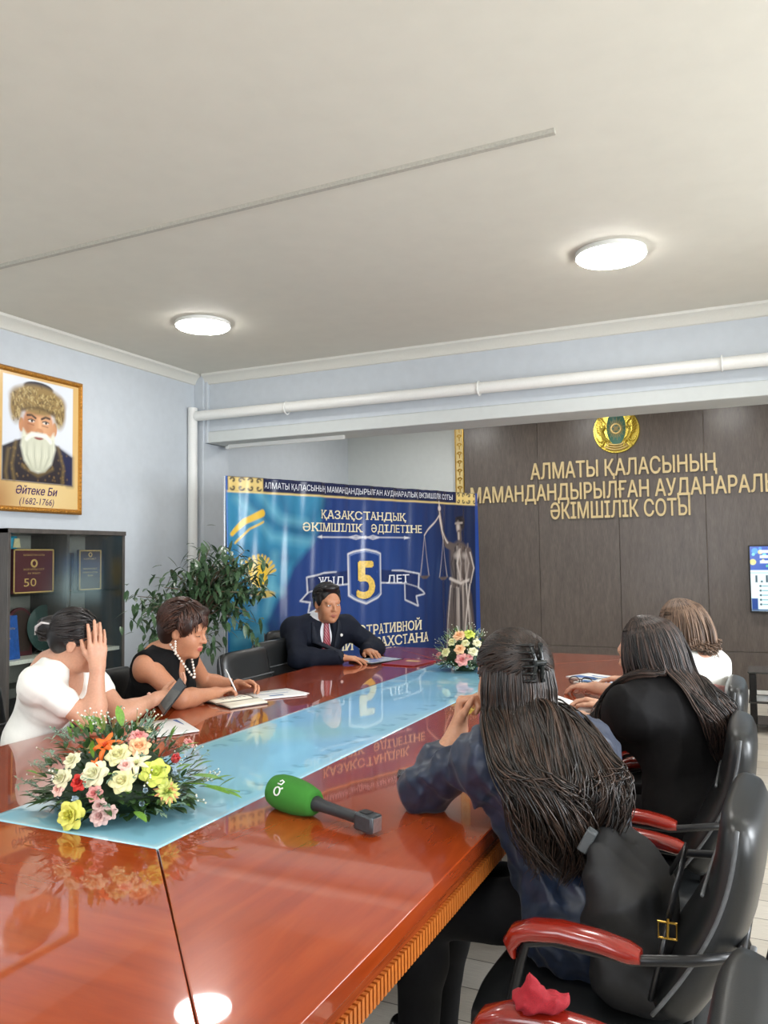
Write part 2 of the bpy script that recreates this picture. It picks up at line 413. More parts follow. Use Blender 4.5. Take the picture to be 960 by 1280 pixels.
mb = MB(); mb.box2((-4.40, 6.1, 2.455), (-3.2, 6.125, 2.49)); mb.box2((-4.42, 6.09, 2.45), (-4.39, 6.135, 2.475)); o = mb.build('curtain_rail', M_plast, bevel=.004); tag(o, 'short white rail fixed under the left end of the beam', 'rail')
mb = MB(); mb.prism([(-.018, 0), (.018, 0), (.012, -.016), (-.012, -.016)], (XL, 3.19, ZC), (0, 1, 0), (0, 0, 1), (1, -.022, 0), XL * -1 - .68); o = fix_normals(mb.build('cable_duct', mat('grey_duct', lin(176, 172, 160), rough=.5))); tag(o, 'thin white cable duct stuck across the ceiling', 'cable duct')

# round ceiling lamps
M_lamp = mat('lamp_diffuser', (.9, .9, .9), emit=(1, .985, .95), es=LAMP_STRENGTH, vary=0.0)
def lamp(x, y, label, group=None):
    t = thing('ceiling_lamp', label, 'ceiling lamp', (x, y, ZC), group=group)
    MB().lathe([(.168, 0), (.19, -.002), (.193, -.026), (.188, -.029)], 40).build('rim', M_plast, t)
    MB().lathe([(.186, -.022), (.186, -.032), (.176, -.040), (.12, -.045), (0, -.047)], 40).build('diffuser', M_lamp, t, smooth=60)
    return t
lamp(-3.52, 4.59, 'round white flat ceiling lamp nearer the portrait wall')
lamp(-.70, 4.52, 'round white flat ceiling lamp on the right above the women')
for x, y in ((1.9, 4.55), (-3.5, 1.2), (-.7, 1.2), (1.9, 1.2), (-3.5, -1.4), (-.7, -1.4), (1.9, -1.4)): lamp(x, y, 'round white ceiling lamp outside the picture', 'lamps outside the picture')
for x, y in ((-3.3, 7.65), (-1.8, 7.65), (-.3, 7.65), (1.2, 7.65)): lamp(x, y, 'round white ceiling lamp above the recess behind the beam', 'lamps of the recess')  # row of unseen lamps, with extra ones added to brighten the recess

# gilded ornamental strip beside the panelling
M_gold = mat('gold', lin(200, 160, 70), rough=0.28, metal=0.85, vary=0.2, scale=40)
M_goldp = mat('pale_gold', lin(206, 180, 120), rough=0.32, metal=0.7, vary=0.15, scale=30)
M_ochre = mat('cream_ground', lin(226, 204, 140), rough=0.4, vary=.08)
st = thing('ornament_strip', 'narrow gold ornamental strip up the wall at the left edge of the dark panelling', 'wall ornament', (-3.155, YB - .02, 0))
MB().box2((-.05, -.006, .1), (.05, .018, ZC)).build('strip_ground', M_ochre, st)
mb = MB()
for s in (-1, 1): mb.box2((s * .048 - .005, -.016, .1), (s * .048 + .005, -.004, ZC))
z = .2
while z < ZC - .1:
    for s in (-1, 1): mb.tube([(s * (.03 - .026 * t) * math.cos(5 * t), -.01, z + .03 + (.03 - .02 * t) * math.sin(5 * t)) for t in np.linspace(0, 1, 9)], .0055, 6)
    mb.tube([(0, -.01, z - .02), (0, -.01, z + .02)], .006, 6); z += .1
mb.build('scrollwork', M_gold, st)

# raised gold lettering on the panelling
M_let = mat('brushed_gold_lettering', lin(222, 200, 150), rough=0.4, metal=0.12, vary=.05)
sg = thing('wall_lettering', 'raised gold three-line lettering on the dark panelled wall', 'lettering', (-1.34, YB - .03, 2.0))
for body, x0, x1, z, cap in (('АЛМАТЫ ҚАЛАСЫНЫҢ', -2.315, -.385, 2.285, .178), ('МАМАНДАНДЫРЫЛҒАН АУДАНАРАЛЫҚ', -3.02, .30, 2.047, .178), ('ӘКІМШІЛІК СОТЫ', -2.098, -.652, 1.838, .178)):
    mb = MB(); add_text(mb, body, (x0 + 1.34, 0, z - 2.0), (1, 0, 0), (0, 0, 1), x1 - x0, cap, th=.022, N=(0, -1, 0), bold=.016)
    mb.build('text_line', M_let, sg, smooth=0)

# national emblem in gold above the lettering: rim of grain, winged horses, blue disc with sun rays and tent crown
em = thing('wall_emblem', 'round gold state emblem with winged horses above the wall lettering', 'emblem', (-1.372, YB - .03, 2.765))
M_eb = mat('emblem_blue', lin(84, 132, 116), rough=.3, vary=.1); M_gold2 = mat('bright_gold', lin(224, 200, 90), rough=.25, metal=.8, vary=.3, scale=90, bump=.3)
Rx = Matrix.Rotation(PI / 2, 3, 'X')
MB().lathe([(.245, 0), (.245, .010), (.238, .022), (.225, .022), (.22, .012), (0, .010)], 56, R=Rx).build('disc', M_gold2, em)
MB().lathe([(1, .011), (1, .018), (.94, .022), (0, .022)], 40, (0, 0, .03), R=Rx @ Matrix.Diagonal((.098, .185, 1))).build('blue_field', M_eb, em)
mb = MB(); mb.tube([(.05 * math.cos(a), -.026, .02 + .05 * math.sin(a)) for a in np.linspace(0, 2 * PI, 25)[:-1]], .010, 6, closed=True)
for d in (-.014, 0, .014): mb.tube([(d - .03, -.026, -.01), (d + .03, -.026, .05)], .003, 5); mb.tube([(d + .03, -.026, -.01), (d - .03, -.026, .05)], .003, 5)
mb.build('tent_crown', M_goldp, em)
mb = MB()
for k in range(30):
    a = 2 * PI * k / 30; mb.tube([(.058 * math.cos(a), -.023, .02 + .058 * math.sin(a)), ((.08 + .015 * (k % 2)) * math.cos(a), -.023, .02 + (.08 + .02 * (k % 2)) * math.sin(a) * 1.25)], [.004, .0015], 4)
mb.build('sun_rays', M_goldp, em)
for s in (-1, 1):
    mb = MB()   # a winged horse: chest, neck, head with horn, wing feathers, legs, curled tail
    mb.tube([(s * .075, -.030, -.12), (s * .125, -.036, -.08), (s * .155, -.038, -.01), (s * .165, -.034, .06)], [.015, .024, .021, .011], 8)
    mb.tube([(s * .155, -.038, .0), (s * .12, -.042, .045), (s * .098, -.042, .02)], [.017, .014, .006], 8); mb.tube([(s * .12, -.04, .05), (s * .105, -.04, .09)], [.005, .002], 5)
    for k in range(7): mb.tube([(s * .150, -.034, -.04 + .020 * k), (s * (.185 + .01 * math.sin(k)), -.036, -.02 + .026 * k), (s * (.212 - .005 * abs(k - 2)), -.030, -.01 + .030 * k)], [.010, .008, .003], 6)
    for k in range(4): mb.tube([(s * (.11 + .012 * k), -.030, .08 + .02 * k), (s * (.135 + .012 * k), -.034, .115 + .016 * k), (s * (.155 + .01 * k), -.028, .10 + .016 * k)], [.008, .007, .003], 6)
    mb.tube([(s * .125, -.034, -.09), (s * .165, -.034, -.12), (s * .19, -.028, -.10), (s * .205, -.026, -.065)], [.012, .009, .008, .004], 6)
    mb.tube([(s * .09, -.032, -.12), (s * .075, -.034, -.17), (s * .115, -.03, -.20)], [.011, .009, .005], 6); mb.tube([(s * .12, -.032, -.10), (s * .15, -.032, -.165), (s * .185, -.026, -.165)], [.010, .008, .004], 6)
    mb.build('winged_horse', M_gold2, em)
mb = MB()
for k, rr in enumerate((.155, .18, .205)): mb.tube([(rr * math.sin(a), -.024 - .003 * k, .0 - rr * math.cos(a)) for a in np.linspace(-.62, .62, 13)], .010, 6)
mb.build('scroll', M_goldp, em)
star = [((.045 if k % 2 == 0 else .018) * math.cos(PI / 2 + k * PI / 5), (.045 if k % 2 == 0 else .018) * math.sin(PI / 2 + k * PI / 5)) for k in range(10)]
fix_normals(MB().prism(star, (0, -.022, .215), (1, 0, 0), (0, 0, 1), (0, -1, 0), .012).build('star', M_gold2, em))
# ------------------------------------------------------------------ conference table
TX0, TX1, TY0, TY1 = -2.645, -.654, .88, 5.79
GX0, GX1, GY0, GY1 = -1.948, -1.352, 1.585, 5.09
WD, WM, WL = lin(132, 46, 14), lin(152, 60, 20), lin(168, 73, 28)
M_woody = wood('lacquered_wood_lengthwise', WD, WM, WL, 1, rough=.22, coat=1.0, fine=42, streak=.85, contrast=.6)
M_woodx = wood('lacquered_wood_crosswise', WD, WM, WL, 0, rough=.22, coat=1.0, fine=42, streak=.85, contrast=.6)
M_edge = wood('table_edge_wood', lin(104, 38, 14), lin(140, 58, 24), lin(158, 74, 34), 1, rough=.2, coat=.8, fine=60)
M_flute = mat('fluted_orange_wood', lin(196, 110, 44), rough=.35, vary=.1)
M_under = mat('dark_table_base', lin(52, 22, 12), rough=.4)
tb = thing('conference_table', 'long glossy red-brown wooden conference table with a pale blue glass centre strip', 'table', ((TX0 + TX1) / 2, (TY0 + TY1) / 2, 0))
def tbl(mb, name, m, **k):
    o = mb.build(name, m, **k); o.parent = tb; o.matrix_parent_inverse = Matrix.Translation(-Vector(tb.location)); return o
g = .0012
for nm, poly, m in (('side_board', [(TX1, TY0 + g), (TX1, TY1 - g), (GX1, GY1 - g), (GX1, GY0 + g)], M_woody), ('side_board', [(TX0, TY1 - g), (TX0, TY0 + g), (GX0, GY0 + g), (GX0, GY1 - g)], M_woody),
                    ('end_board', [(TX0 + g, TY0), (TX1 - g, TY0), (GX1 - g, GY0), (GX0 + g, GY0)], M_woodx), ('end_board', [(TX1 - g, TY1), (TX0 + g, TY1), (GX0 + g, GY1), (GX1 - g, GY1)], M_woodx)):
    tbl(MB().prism(poly, (0, 0, .712), (1, 0, 0), (0, 1, 0), (0, 0, 1), .038), nm, m, bevel=.0025)
mb = MB(); mb.box2((TX0 + .012, TY0 + .012, .68), (TX1 - .012, TY1 - .012, .7118)); tbl(mb, 'under_frame', M_edge)
mb = MB()
yy = TY0 + .02
while yy < TY1 - .02:
    for x in (TX0 + .01, TX1 - .01): mb.box((x, yy, .662), (.016, .0095, .040))
    yy += .0155
xx = TX0 + .02
while xx < TX1 - .02:
    for y in (TY0 + .01, TY1 - .01): mb.box((xx, y, .662), (.0095, .016, .040))
    xx += .0155
tbl(mb, 'fluted_trim', M_flute, smooth=0)
mb = MB(); mb.box2((TX0 + .02, TY0 + .02, .634), (TX1 - .02, TY1 - .02, .684)); tbl(mb, 'apron', M_under)
for y in (1.25, 3.33, 5.4):
    mb = MB(); mb.box2((-2.2, y - .25, .03), (-1.1, y + .25, .634)); mb.box2((-2.25, y - .3, 0), (-1.05, y + .3, .05)); tbl(mb, 'pedestal', M_under, bevel=.01)
# print under the glass strip: flowing sky-blue bands, horn scrolls and soft discs at the far end
gw, gh = GX1 - GX0, GY1 - GY0
p = Paint(gw, gh, .010, lin(150, 208, 240))
for k in range(9):
    y0 = rng.uniform(-.2, gh); p.line([(-.1 + .2 * i, y0 + .16 * math.sin(1.1 * i + k) + .22 * i) for i in range(6)], rng.uniform(.03, .1), lin(*[(150, 212, 222), (116, 180, 210), (176, 222, 226)][k % 3]), .5, soft=.09)
p.rect(-1, -1, 2, .5, lin(132, 192, 198), .45, soft=.5)
p.rect(-1, 2.4, 2, 5, lin(130, 200, 230), .5, soft=.6)
p.line([(0, .012), (gw, .012)], .003, lin(214, 232, 232), .7); 
for x in (.014, gw - .014): p.line([(x, 0), (x, gh)], .004, lin(210, 232, 236), .6)
for k in range(26):
    y = .35 + k * .118
    for s, x in ((1, .075), (-1, gw - .075)):
        if .0 < y < 3.2: p.scroll(x, y, .06, lin(92, 152, 180), s, 1 if k % 2 else -1, .0045)
for k in range(22):
    p.circ(rng.uniform(.05, gw - .05), rng.uniform(2.5, gh), rng.uniform(.02, .05), lin(206, 236, 240), rng.uniform(.25, .6), soft=.012)
M_strip = vcol_mat('print_under_glass', rough=.3, coat=1.0, spec=.15)
o = link('glass_strip', p.mesh(lambda U, V: np.stack([GX0 + U, GY0 + V, np.full_like(U, .7502)], -1)), M_strip); o.parent = tb; o.matrix_parent_inverse = Matrix.Translation(-Vector(tb.location)); solidify(o, .006, -1)

# ------------------------------------------------------------------ chairs
M_leather = mat('black_leather', (.010, .011, .0115), rough=.36, spec=.6, vary=.2, scale=90, bump=.12)
M_black = mat('black_metal', (.012, .012, .013), rough=.3, metal=.3)
M_redwood = mat('red_lacquered_wood', lin(128, 26, 12), rough=.25, coat=.6, vary=.08, scale=10)
M_piping = mat('grey_seam', (.10, .105, .11), rough=.5)
def superloft(mb, stations, n=28, e=3.2):
    """stations: (centre, axis a, axis b, half a, half b); closed superellipse sections"""
    rings = []
    for c, a, b, ha, hb in stations:
        c, a, b = Vector(c), Vector(a), Vector(b); ring = []
        for k in range(n):
            t = 2 * PI * k / n; x, y = math.cos(t), math.sin(t)
            ring.append(c + a * (ha * math.copysign(abs(x) ** (2 / e), x)) + b * (hb * math.copysign(abs(y) ** (2 / e), y)))
        rings.append(ring)
    vs = [q for r in rings for q in r]; fs = []
    for i in range(len(rings) - 1):
        for k in range(n): fs.append((i * n + k, i * n + (k + 1) % n, (i + 1) * n + (k + 1) % n, (i + 1) * n + k))
    fs.append(tuple(range(n - 1, -1, -1))); fs.append(tuple((len(rings) - 1) * n + k for k in range(n)))
    return mb.add(vs, fs)
def make_chair(label, arms=True):
    """faces +x, floor at z = 0"""
    t = thing('conference_chair', label, 'chair')
    mb = MB(); st = []
    for u, s in ((-.26, .55), (-.25, .86), (-.22, .97), (-.1, 1), (.1, 1), (.2, .98), (.245, .88), (.265, .5)):
        st.append(((u, 0, .388 + .012 * math.cos(u * 6)), (0, 1, 0), (0, 0, 1), .255 * s, .048 * s + .004))
    o = fix_normals(superloft(mb, st).build('seat', M_leather, t, smooth=180))
    mb = MB(); st = []
    cl = lambda v: (-.185 - .175 * v - .035 * math.sin(PI * v) + .025 * v * v, .50 + .41 * v)
    for v, s in ((-.03, .5), (0, .8), (.06, .95), (.2, 1), (.4, 1), (.55, .99), (.7, .98), (.85, .96), (.94, .9), (.985, .72), (1.0, .45)):
        x, z = cl(v); tx, tz = -.175 - .035 * PI * math.cos(PI * max(0, v)) * .6, .40; L = math.hypot(tx, tz)
        st.append(((x, 0, z), (0, 1, 0), (tz / L, 0, -tx / L), .25 * (1 - .05 * max(0, v)) * (s ** .4), (.060 - .012 * v) * s))
    o = fix_normals(superloft(mb, st).build('backrest', M_leather, t, smooth=180))
    mb = MB()
    for s in (-1, 1):
        pts = [(cl(v)[0] + .03 * (1 - v), s * .246 * (1 - .045 * v), cl(v)[1]) for v in np.linspace(.02, .97, 16)]; mb.tube(pts, .0045, 6)
    mb.tube([(cl(.60)[0] + .053 - .004 * abs(y), y, cl(.60)[1] + .01) for y in np.linspace(-.22, .22, 9)], .004, 6)
    mb.build('seam', M_piping, o, smooth=180)
    for s in (-1, 1) if not arms else ():
        y = s * .22; fr = MB(); fr.tube([(.20, y, .36), (.22, y, .02)], .012, 8); fr.tube([(-.2, y, .36), (-.32, y, .02)], .012, 8); fr.tube([(.2, y, .34), (-.2, y, .34)], .010, 8); fr.build('side_frame', M_black, t, smooth=180)
    for s in (-1, 1) if arms else ():
        y = s * .325
        arm = MB(); st = []
        for x, z, h in ((.105, .612, .012), (.109, .634, .017), (.092, .656, .019), (.06, .668, .02), (.0, .675, .019), (-.08, .671, .018), (-.135, .662, .017), (-.158, .658, .012)):
            st.append(((x, y, z), (0, 1, 0), (0 if x < .08 else .7, 0, 1 if x < .08 else .7), .029 if h > .013 else .02, h))
        a = fix_normals(superloft(arm, st, 16, 3.0).build('armrest', M_redwood, t, smooth=60))
        fr = MB(); fr.tube([(-.335, y * .80, .667), (-.25, y * .95, .662), (-.14, y, .647), (.02, y, .652), (.075, y, .638), (.088, y, .60), (.17, y * .96, .3), (.20, y * .96, .02)], .011, 8)
        fr.tube([(-.20, y * .9, .37), (-.26, y * .94, .25), (-.34, y * .98, .02)], .011, 8); fr.tube([(-.34, y * .98, .02), (.20, y * .96, .02)], .011, 8); fr.tube([(-.2, y * .9, .36), (.185, y * .96, .34)], .009, 8)
        fr.build('side_frame', M_black, t, smooth=180)
    mb = MB(); mb.tube([(-.05, -.31 if arms else -.22, .33), (-.05, .31 if arms else .22, .33)], .011, 8)
    if arms: mb.tube([(-.335, -.26, .667), (-.335, .26, .667)], .010, 8)
    mb.tube([(-.2, -.14, .36), (-.24, -.14, .62)], .012, 8); mb.tube([(-.2, .14, .36), (-.24, .14, .62)], .012, 8); mb.build('cross_bar', M_black, t, smooth=180)
    return t
CH = 'black leather conference chairs with red wooden armrests'
chair0 = make_chair('empty black leather chair with red armrest nearest the camera, red mesh on its arm')
def place_chair(x, y, rz, label, first=False):
    c = chair0 if first else copy_tree(chair0)
    c.location = (x, y, 0); c.rotation_euler = (0, 0, rz); c['label'] = label; c['group'] = CH; return c
place_chair(-.37, 1.05, PI - .03, 'empty black leather chair nearest the camera, red mesh cloth on its red armrest', True)
place_chair(-.385, 2.03, PI - .05, 'black leather chair with red armrests under the woman in the dark blue shirt')
place_chair(-.41, 2.86, PI, 'black leather chair behind the woman in black with long straight hair')
place_chair(-.45, 3.74, PI, 'black leather chair of the brown-haired woman farthest along the right side')
chair1 = make_chair('', False)
CH = 'black leather chairs along the left side of the table'; chair0 = chair1
place_chair(-2.46, 4.02, 0.0, 'empty black chair between the woman in the black dress and the man', True)
place_chair(-2.60, 4.56, .0, 'empty black chair close by the right arm of the man in the suit')
place_chair(-2.93, 5.12, -.5, 'black chair under the man in the dark suit')
place_chair(-2.62, 3.02, 0.0, 'black chair of the woman writing in a black sleeveless dress')
place_chair(-2.70, 2.30, 0.0, 'black chair of the woman in the white T-shirt')

# ------------------------------------------------------------------ glass-fronted cabinet on the left wall
M_cab = wood('dark_grey_oak', lin(62, 58, 55), lin(80, 75, 71), lin(94, 88, 84), 2, rough=.4, fine=60)
M_cabin = mat('cabinet_inside', lin(150, 146, 138), rough=.5, vary=.1); M_alu = mat('brushed_metal', lin(180, 182, 184), rough=.3, metal=.8)
M_cglass = glass_mat('cabinet_glass', tint=(.95, .98, .97), refl=.014, rough=.12)
CX0, CX1, CY0, CY1, CZ = XL + .02, -4.23, 3.58, 4.60, 1.655
cb = thing('display_cabinet', 'dark cabinet with glass doors standing below the framed portrait', 'cabinet', ((CX0 + CX1) / 2, (CY0 + CY1) / 2, 0))
def sub(parent, mb, name, m, **k):
    o = mb.build(name, m, **k); o.parent = parent; o.matrix_parent_inverse = Matrix.Translation(-Vector(parent.location)); return o
mb = MB(); t_ = .022
mb.box2((CX0, CY0, 0), (CX1, CY0 + t_, CZ)); mb.box2((CX0, CY1 - t_, 0), (CX1, CY1, CZ)); mb.box2((CX0, CY0, CZ - .03), (CX1 + .01, CY1, CZ)); mb.box2((CX0, CY0, 0), (CX1, CY1, .08))
sub(cb, mb, 'carcass', M_cab, bevel=.002)
mb = MB(); mb.box2((CX0, CY0 + t_, .08), (CX0 + .012, CY1 - t_, CZ - .03)); sub(cb, mb, 'back_panel', M_cabin)
ym = (CY0 + CY1) / 2
mb = MB(); mb.box2((CX0 + .012, ym - .011, .08), (CX1 - .03, ym + .011, CZ - .03)); sub(cb, mb, 'divider', M_cab)
for z in (1.225, .425): mb = MB(); mb.box2((CX0 + .012, CY0 + t_, z), (CX1 - .04, CY1 - t_, z + .012)); sub(cb, mb, 'glass_shelf', M_cglass)
mb = MB(); mb.box2((CX0 + .012, CY0 + t_, .80), (CX1 - .03, CY1 - t_, .825)); sub(cb, mb, 'white_shelf', mat('cream_shelf', lin(226, 222, 210), rough=.4))
for a, b, hs in ((CY0 + .004, ym - .003, 1), (ym + .003, CY1 - .004, -1)):
    mb = MB(); mb.box2((CX1 - .007, a, .085), (CX1 - .001, b, CZ - .034)); d = sub(cb, mb, 'glass_door', M_cglass)
    for z in (.16, CZ - .08): sub(d, MB().box((CX1 - .002, a + .035 if hs > 0 else b - .035, z), (.016, .045, .04)), 'hinge', M_alu, bevel=.003).matrix_parent_inverse = Matrix.Translation(-Vector(cb.location))
    sub(d, MB().box((CX1 - .002, b - .02 if hs > 0 else a + .02, CZ - .05), (.014, .025, .03)), 'catch', M_alu, bevel=.003).matrix_parent_inverse = Matrix.Translation(-Vector(cb.location))
# things on its shelves (their fronts face +x)
def plate_text(mb, lines, x, y0, z0):
    for body, y, z, wd, cap in lines: add_text(mb, body, (x, y0 + y, z0 + z), (0, 1, 0), (0, 0, 1), wd, cap, align='c')
    return mb
M_maroon = mat('maroon_leatherette', lin(86, 34, 40), rough=.4); M_brownp = mat('brown_plaque', lin(66, 50, 44), rough=.35); M_goldink = mat('gold_ink', lin(216, 180, 110), rough=.4, metal=.3)
M_blk = mat('black_card', (.015, .015, .016), rough=.4); M_teal = mat('teal_cloth', lin(30, 150, 180), rough=.6); M_cream = mat('cream_card', lin(222, 206, 160), rough=.5); M_bluep = mat('blue_print', lin(36, 84, 160), rough=.35, vary=.25, scale=8); M_wht = mat('white_paper', lin(232, 232, 230), rough=.5, vary=.02)
def plaque(name, label, cat, y, z, wd, ht, th, m, x=-4.36, lines=(), frame=None, tilt=0.0, ring=None):
    t = thing(name, label, cat, (x, y, z)); R = Matrix.Rotation(-tilt, 3, 'Y')
    o = MB().box2((-th, -wd / 2, 0), (0, wd / 2, ht)).build('board', m, t, bevel=.003)
    if lines or ring:
        for ln in lines: plate_text(MB(), [ln], .0015, 0, 0).build('text_line', M_goldink, t, smooth=0)
        mb = MB()
        if ring:
            mb.tube([(.002, ring[2] * math.cos(a), ring[1] + ring[2] * math.sin(a)) for a in np.linspace(0, 2 * PI, 17)[:-1]], ring[2] * .3, 5, closed=True)
            mb.build('seal', M_goldink, t, smooth=0)
    if frame:
        mb = MB()
        for s in (-1, 1): mb.box((.002, s * (wd / 2 - .006), ht / 2), (.006, .008, ht - .004)); mb.box((.002, 0, ht / 2 + s * (ht / 2 - .006)), (.006, wd - .004, .008))
        mb.build('border', frame, t)
    t.rotation_euler = (0, -tilt, 0); return t
plaque('presentation_box', 'maroon presentation case with gold 50 on the upper cabinet shelf', 'case', 3.895, 1.238, .33, .29, .05, M_maroon, lines=[('50', -.03, .045, .1, .055), ('ҚАЗАҚСТАН СОТЫ', 0, .245, .17, .011), ('ЖОҒАРҒЫ СОТ', 0, .15, .17, .012), ('50 ЖЫЛ', 0, .125, .1, .011)], frame=M_goldink, ring=(0, .195, .022))
plaque('dark_case', 'plain black case between the maroon case and the brown plaque', 'case', 4.175, 1.238, .12, .265, .08, M_blk, frame=M_brownp)
plaque('award_plaque', 'brown award plaque with small gold writing on the right of the upper shelf', 'plaque', 4.36, 1.238, .21, .285, .022, M_brownp, x=-4.33, lines=[('ҚҰРМЕТ', 0, .215, .12, .012), ('МАРАПАТ', 0, .145, .13, .012), ('АЛМАТЫ СОТЫ', 0, .12, .14, .011), ('2020', 0, .098, .05, .011)], frame=M_goldink, ring=(0, .25, .014))
plaque('standing_book', 'dark book with a gilt spine standing at the left of the upper cabinet shelf', 'book', 3.655, 1.238, .09, .30, .16, mat('dark_blue_book', lin(30, 28, 40), rough=.4), frame=M_goldink)
t = thing('table_flag', 'small teal and yellow flag folded above the dark standing book', 'flag', (-4.46, 3.70, 1.238))
mb = MB(); mb.tube([(0, 0, 0), (0, 0, .36)], .004, 6); mb.lathe([(.03, 0), (.03, .01), (.006, .02)], 16); mb.build('stand', M_alu, t)
o = MB().grid(lambda u, v: (.012 * math.sin(u * 9), -.06 + .2 * u, .29 + .085 * v), 14, 4).build('cloth', M_teal, t); solidify(o, .002)
mb = MB(); mb.prism([(0.1, .30), (.16, .30), (.15, .36), (.11, .36)], (.014, 0, 0), (0, 1, 0), (0, 0, 1), (1, 0, 0), .003); fix_normals(mb.build('emblem_patch', M_cream, t))
plaque('blue_brochure', 'blue brochure with a city skyline standing at the left of the lower cabinet shelf', 'brochure', 3.675, .825, .19, .28, .006, M_bluep, x=-4.33, tilt=.12, lines=[('АЛМАТЫ', -.02, .24, .1, .012), ('ӘКІМШІЛІК СОТЫ', 0, .19, .14, .012), ('СОТ', -.03, .165, .08, .011), ('2025', -.02, .13, .1, .011)])
t = thing('arched_plaque', 'brown arched wooden plaque behind the blue brochure', 'plaque', (-4.46, 3.86, .825))
arch = [(-.1, 0), (.1, 0), (.1, .22)] + [(.1 * math.cos(a), .22 + .1 * math.sin(a)) for a in np.linspace(0, PI, 12)[1:-1]] + [(-.1, .22)]
fix_normals(MB().prism(arch, (0, 0, 0), (0, 1, 0), (0, 0, 1), (1, 0, 0), .02).build('board', M_maroon, t, bevel=.004)); fix_normals(MB().prism([(a * .8, .03 + b * .85) for a, b in arch], (.02, 0, 0), (0, 1, 0), (0, 0, 1), (1, 0, 0), .003).build('face', M_brownp, t))
t = thing('display_plate', 'round dark green glass plate standing behind the seated woman in white', 'plate', (-4.44, 4.06, .825))
Ry = Matrix.Rotation(PI / 2 - .12, 3, 'Y')
MB().lathe([(.155, .022), (.16, .02), (.12, .006), (.06, 0), (0, 0)], 40, (0, 0, .165), R=Ry).build('plate', mat('green_glass', lin(60, 82, 78), rough=.12, coat=.6), t)
mb = MB(); mb.tube([(.05, -.05, 0), (.03, -.05, .04), (-.06, -.05, 0)], .004, 6); mb.tube([(.05, .05, 0), (.03, .05, .04), (-.06, .05, 0)], .004, 6); mb.build('stand', M_alu, t)
t = thing('document_box', 'dark document box on the bottom shelf of the cabinet', 'box', (-4.4, 3.80, .437)); MB().box2((-.12, -.14, 0), (.1, .14, .2)).build('box', M_blk, t, bevel=.005); MB().box2((-.12, -.142, .15), (.102, .142, .21)).build('lid', mat('grey_card', lin(90, 90, 86), rough=.6), t, bevel=.004)
# ------------------------------------------------------------------ papers, notebook, folders on the table
ZT = .7505
M_ink = mat('dark_ink', lin(60, 74, 110), rough=.5); M_blueink = mat('blue_ink', lin(70, 110, 170), rough=.5)
def sheet(name, label, cat, x, y, ang, wd, ht, z=ZT, th=.002, m=None, blocks=(), curl=0.0, group=None):
    t = thing(name, label, cat, (x, y, z), ang, group)
    o = MB().grid(lambda u, v: ((u - .5) * wd, (v - .5) * ht, th + curl * (2 * abs(u - .45)) ** 3), 12, 6).build('page', m or M_wht, t, smooth=180); solidify(o, th, -1)
    if blocks:
        mb = MB()
        for a, b, c, d in blocks: mb.add([(wd * (q - .5), ht * (r - .5), th + .0006 + curl * (2 * abs(q - .45)) ** 3) for q, r in ((a, b), (c, b), (c, d), (a, d))], [(0, 1, 2, 3)])
        mb.build('print', M_blueink, t, smooth=0)
    return t
lines = [(.1, .12 + .1 * k, .9 - .3 * (k % 3 == 0), .15 + .1 * k) for k in range(6)] + [(.1, .78, .5, .9)]
sheet('printed_sheet', 'white printed sheet under the phone of the woman in white', 'paper', -2.285, 2.72, -.62, .297, .21, blocks=lines)
sheet('printed_sheet', 'white printed sheet half under the other beside the near bouquet', 'paper', -2.265, 2.68, -.5, .297, .20, z=ZT + .003, blocks=[(.1, .15, .6, .2), (.1, .3, .7, .34)])
sheet('printed_sheet', 'white printed sheet lying beside the notebook toward the empty chair', 'paper', -2.29, 3.60, 1.12, .25, .22, blocks=lines)
sheet('printed_sheet', 'white printed sheet lying on top by the notebook, toward the glass strip', 'paper', -2.27, 3.56, .95, .25, .21, z=ZT + .003, blocks=[(.3, .3, .6, .4), (.1, .6, .8, .64)])
t = thing('notebook', 'open cream notebook with a ribbon the woman in black writes in', 'notebook', (-2.34, 3.30, ZT), -.42)
MB().box2((-.135, -.105, 0), (.135, .105, .004)).build('cover', M_blk, t, bevel=.001)
for s in (-1, 1): o = MB().grid(lambda u, v: (s * .131 * u, (v - .5) * .2, .012 + .006 * math.sin(PI * u ** .6)), 10, 2).build('page_block', mat('cream_paper', lin(236, 230, 212), rough=.6, vary=.02) if s < 0 else bpy.data.materials['cream_paper'], t, smooth=180); solidify(o, .010, -1 if s > 0 else 1)
mb = MB()
for k in range(7): mb.box((-.065, .07 - .02 * k, .0195), (.09 - .02 * (k % 2), .003, .0008))
mb.build('handwriting', M_ink, t); MB().box2((.045, -.13, .0185), (.052, .1, .0195)).build('ribbon', M_blk, t)
t = thing('brochure_folder', 'glossy dark brochure under the hands of the man in the suit', 'folder', (-2.36, 4.93, ZT), -.35)
MB().box2((-.11, -.15, 0), (.11, .15, .012)).build('cover', M_blk, t, bevel=.002); MB().box2((-.10, -.14, .0122), (.10, .14, .0130)).build('print', mat('pale_blue_print', lin(196, 208, 220), rough=.25, vary=.3, scale=14), t); mb = MB(); mb.box((-.03, .02, .0134), (.06, .12, .0006)); mb.box((.05, -.06, .0134), (.05, .08, .0006)); mb.build('picture', M_bluep, t)
t = thing('red_folder', 'flat red folder lying beside the dark brochure near the far end', 'folder', (-2.12, 4.93, ZT), -.12)
o = MB().box2((-.12, -.15, 0), (.12, .15, .008)).build('cover', mat('red_leatherette', lin(150, 24, 34), rough=.3, coat=.3), t, bevel=.002); MB().box((0, .05, .0083), (.1, .05, .0006)).build('stamp', M_goldink, t)
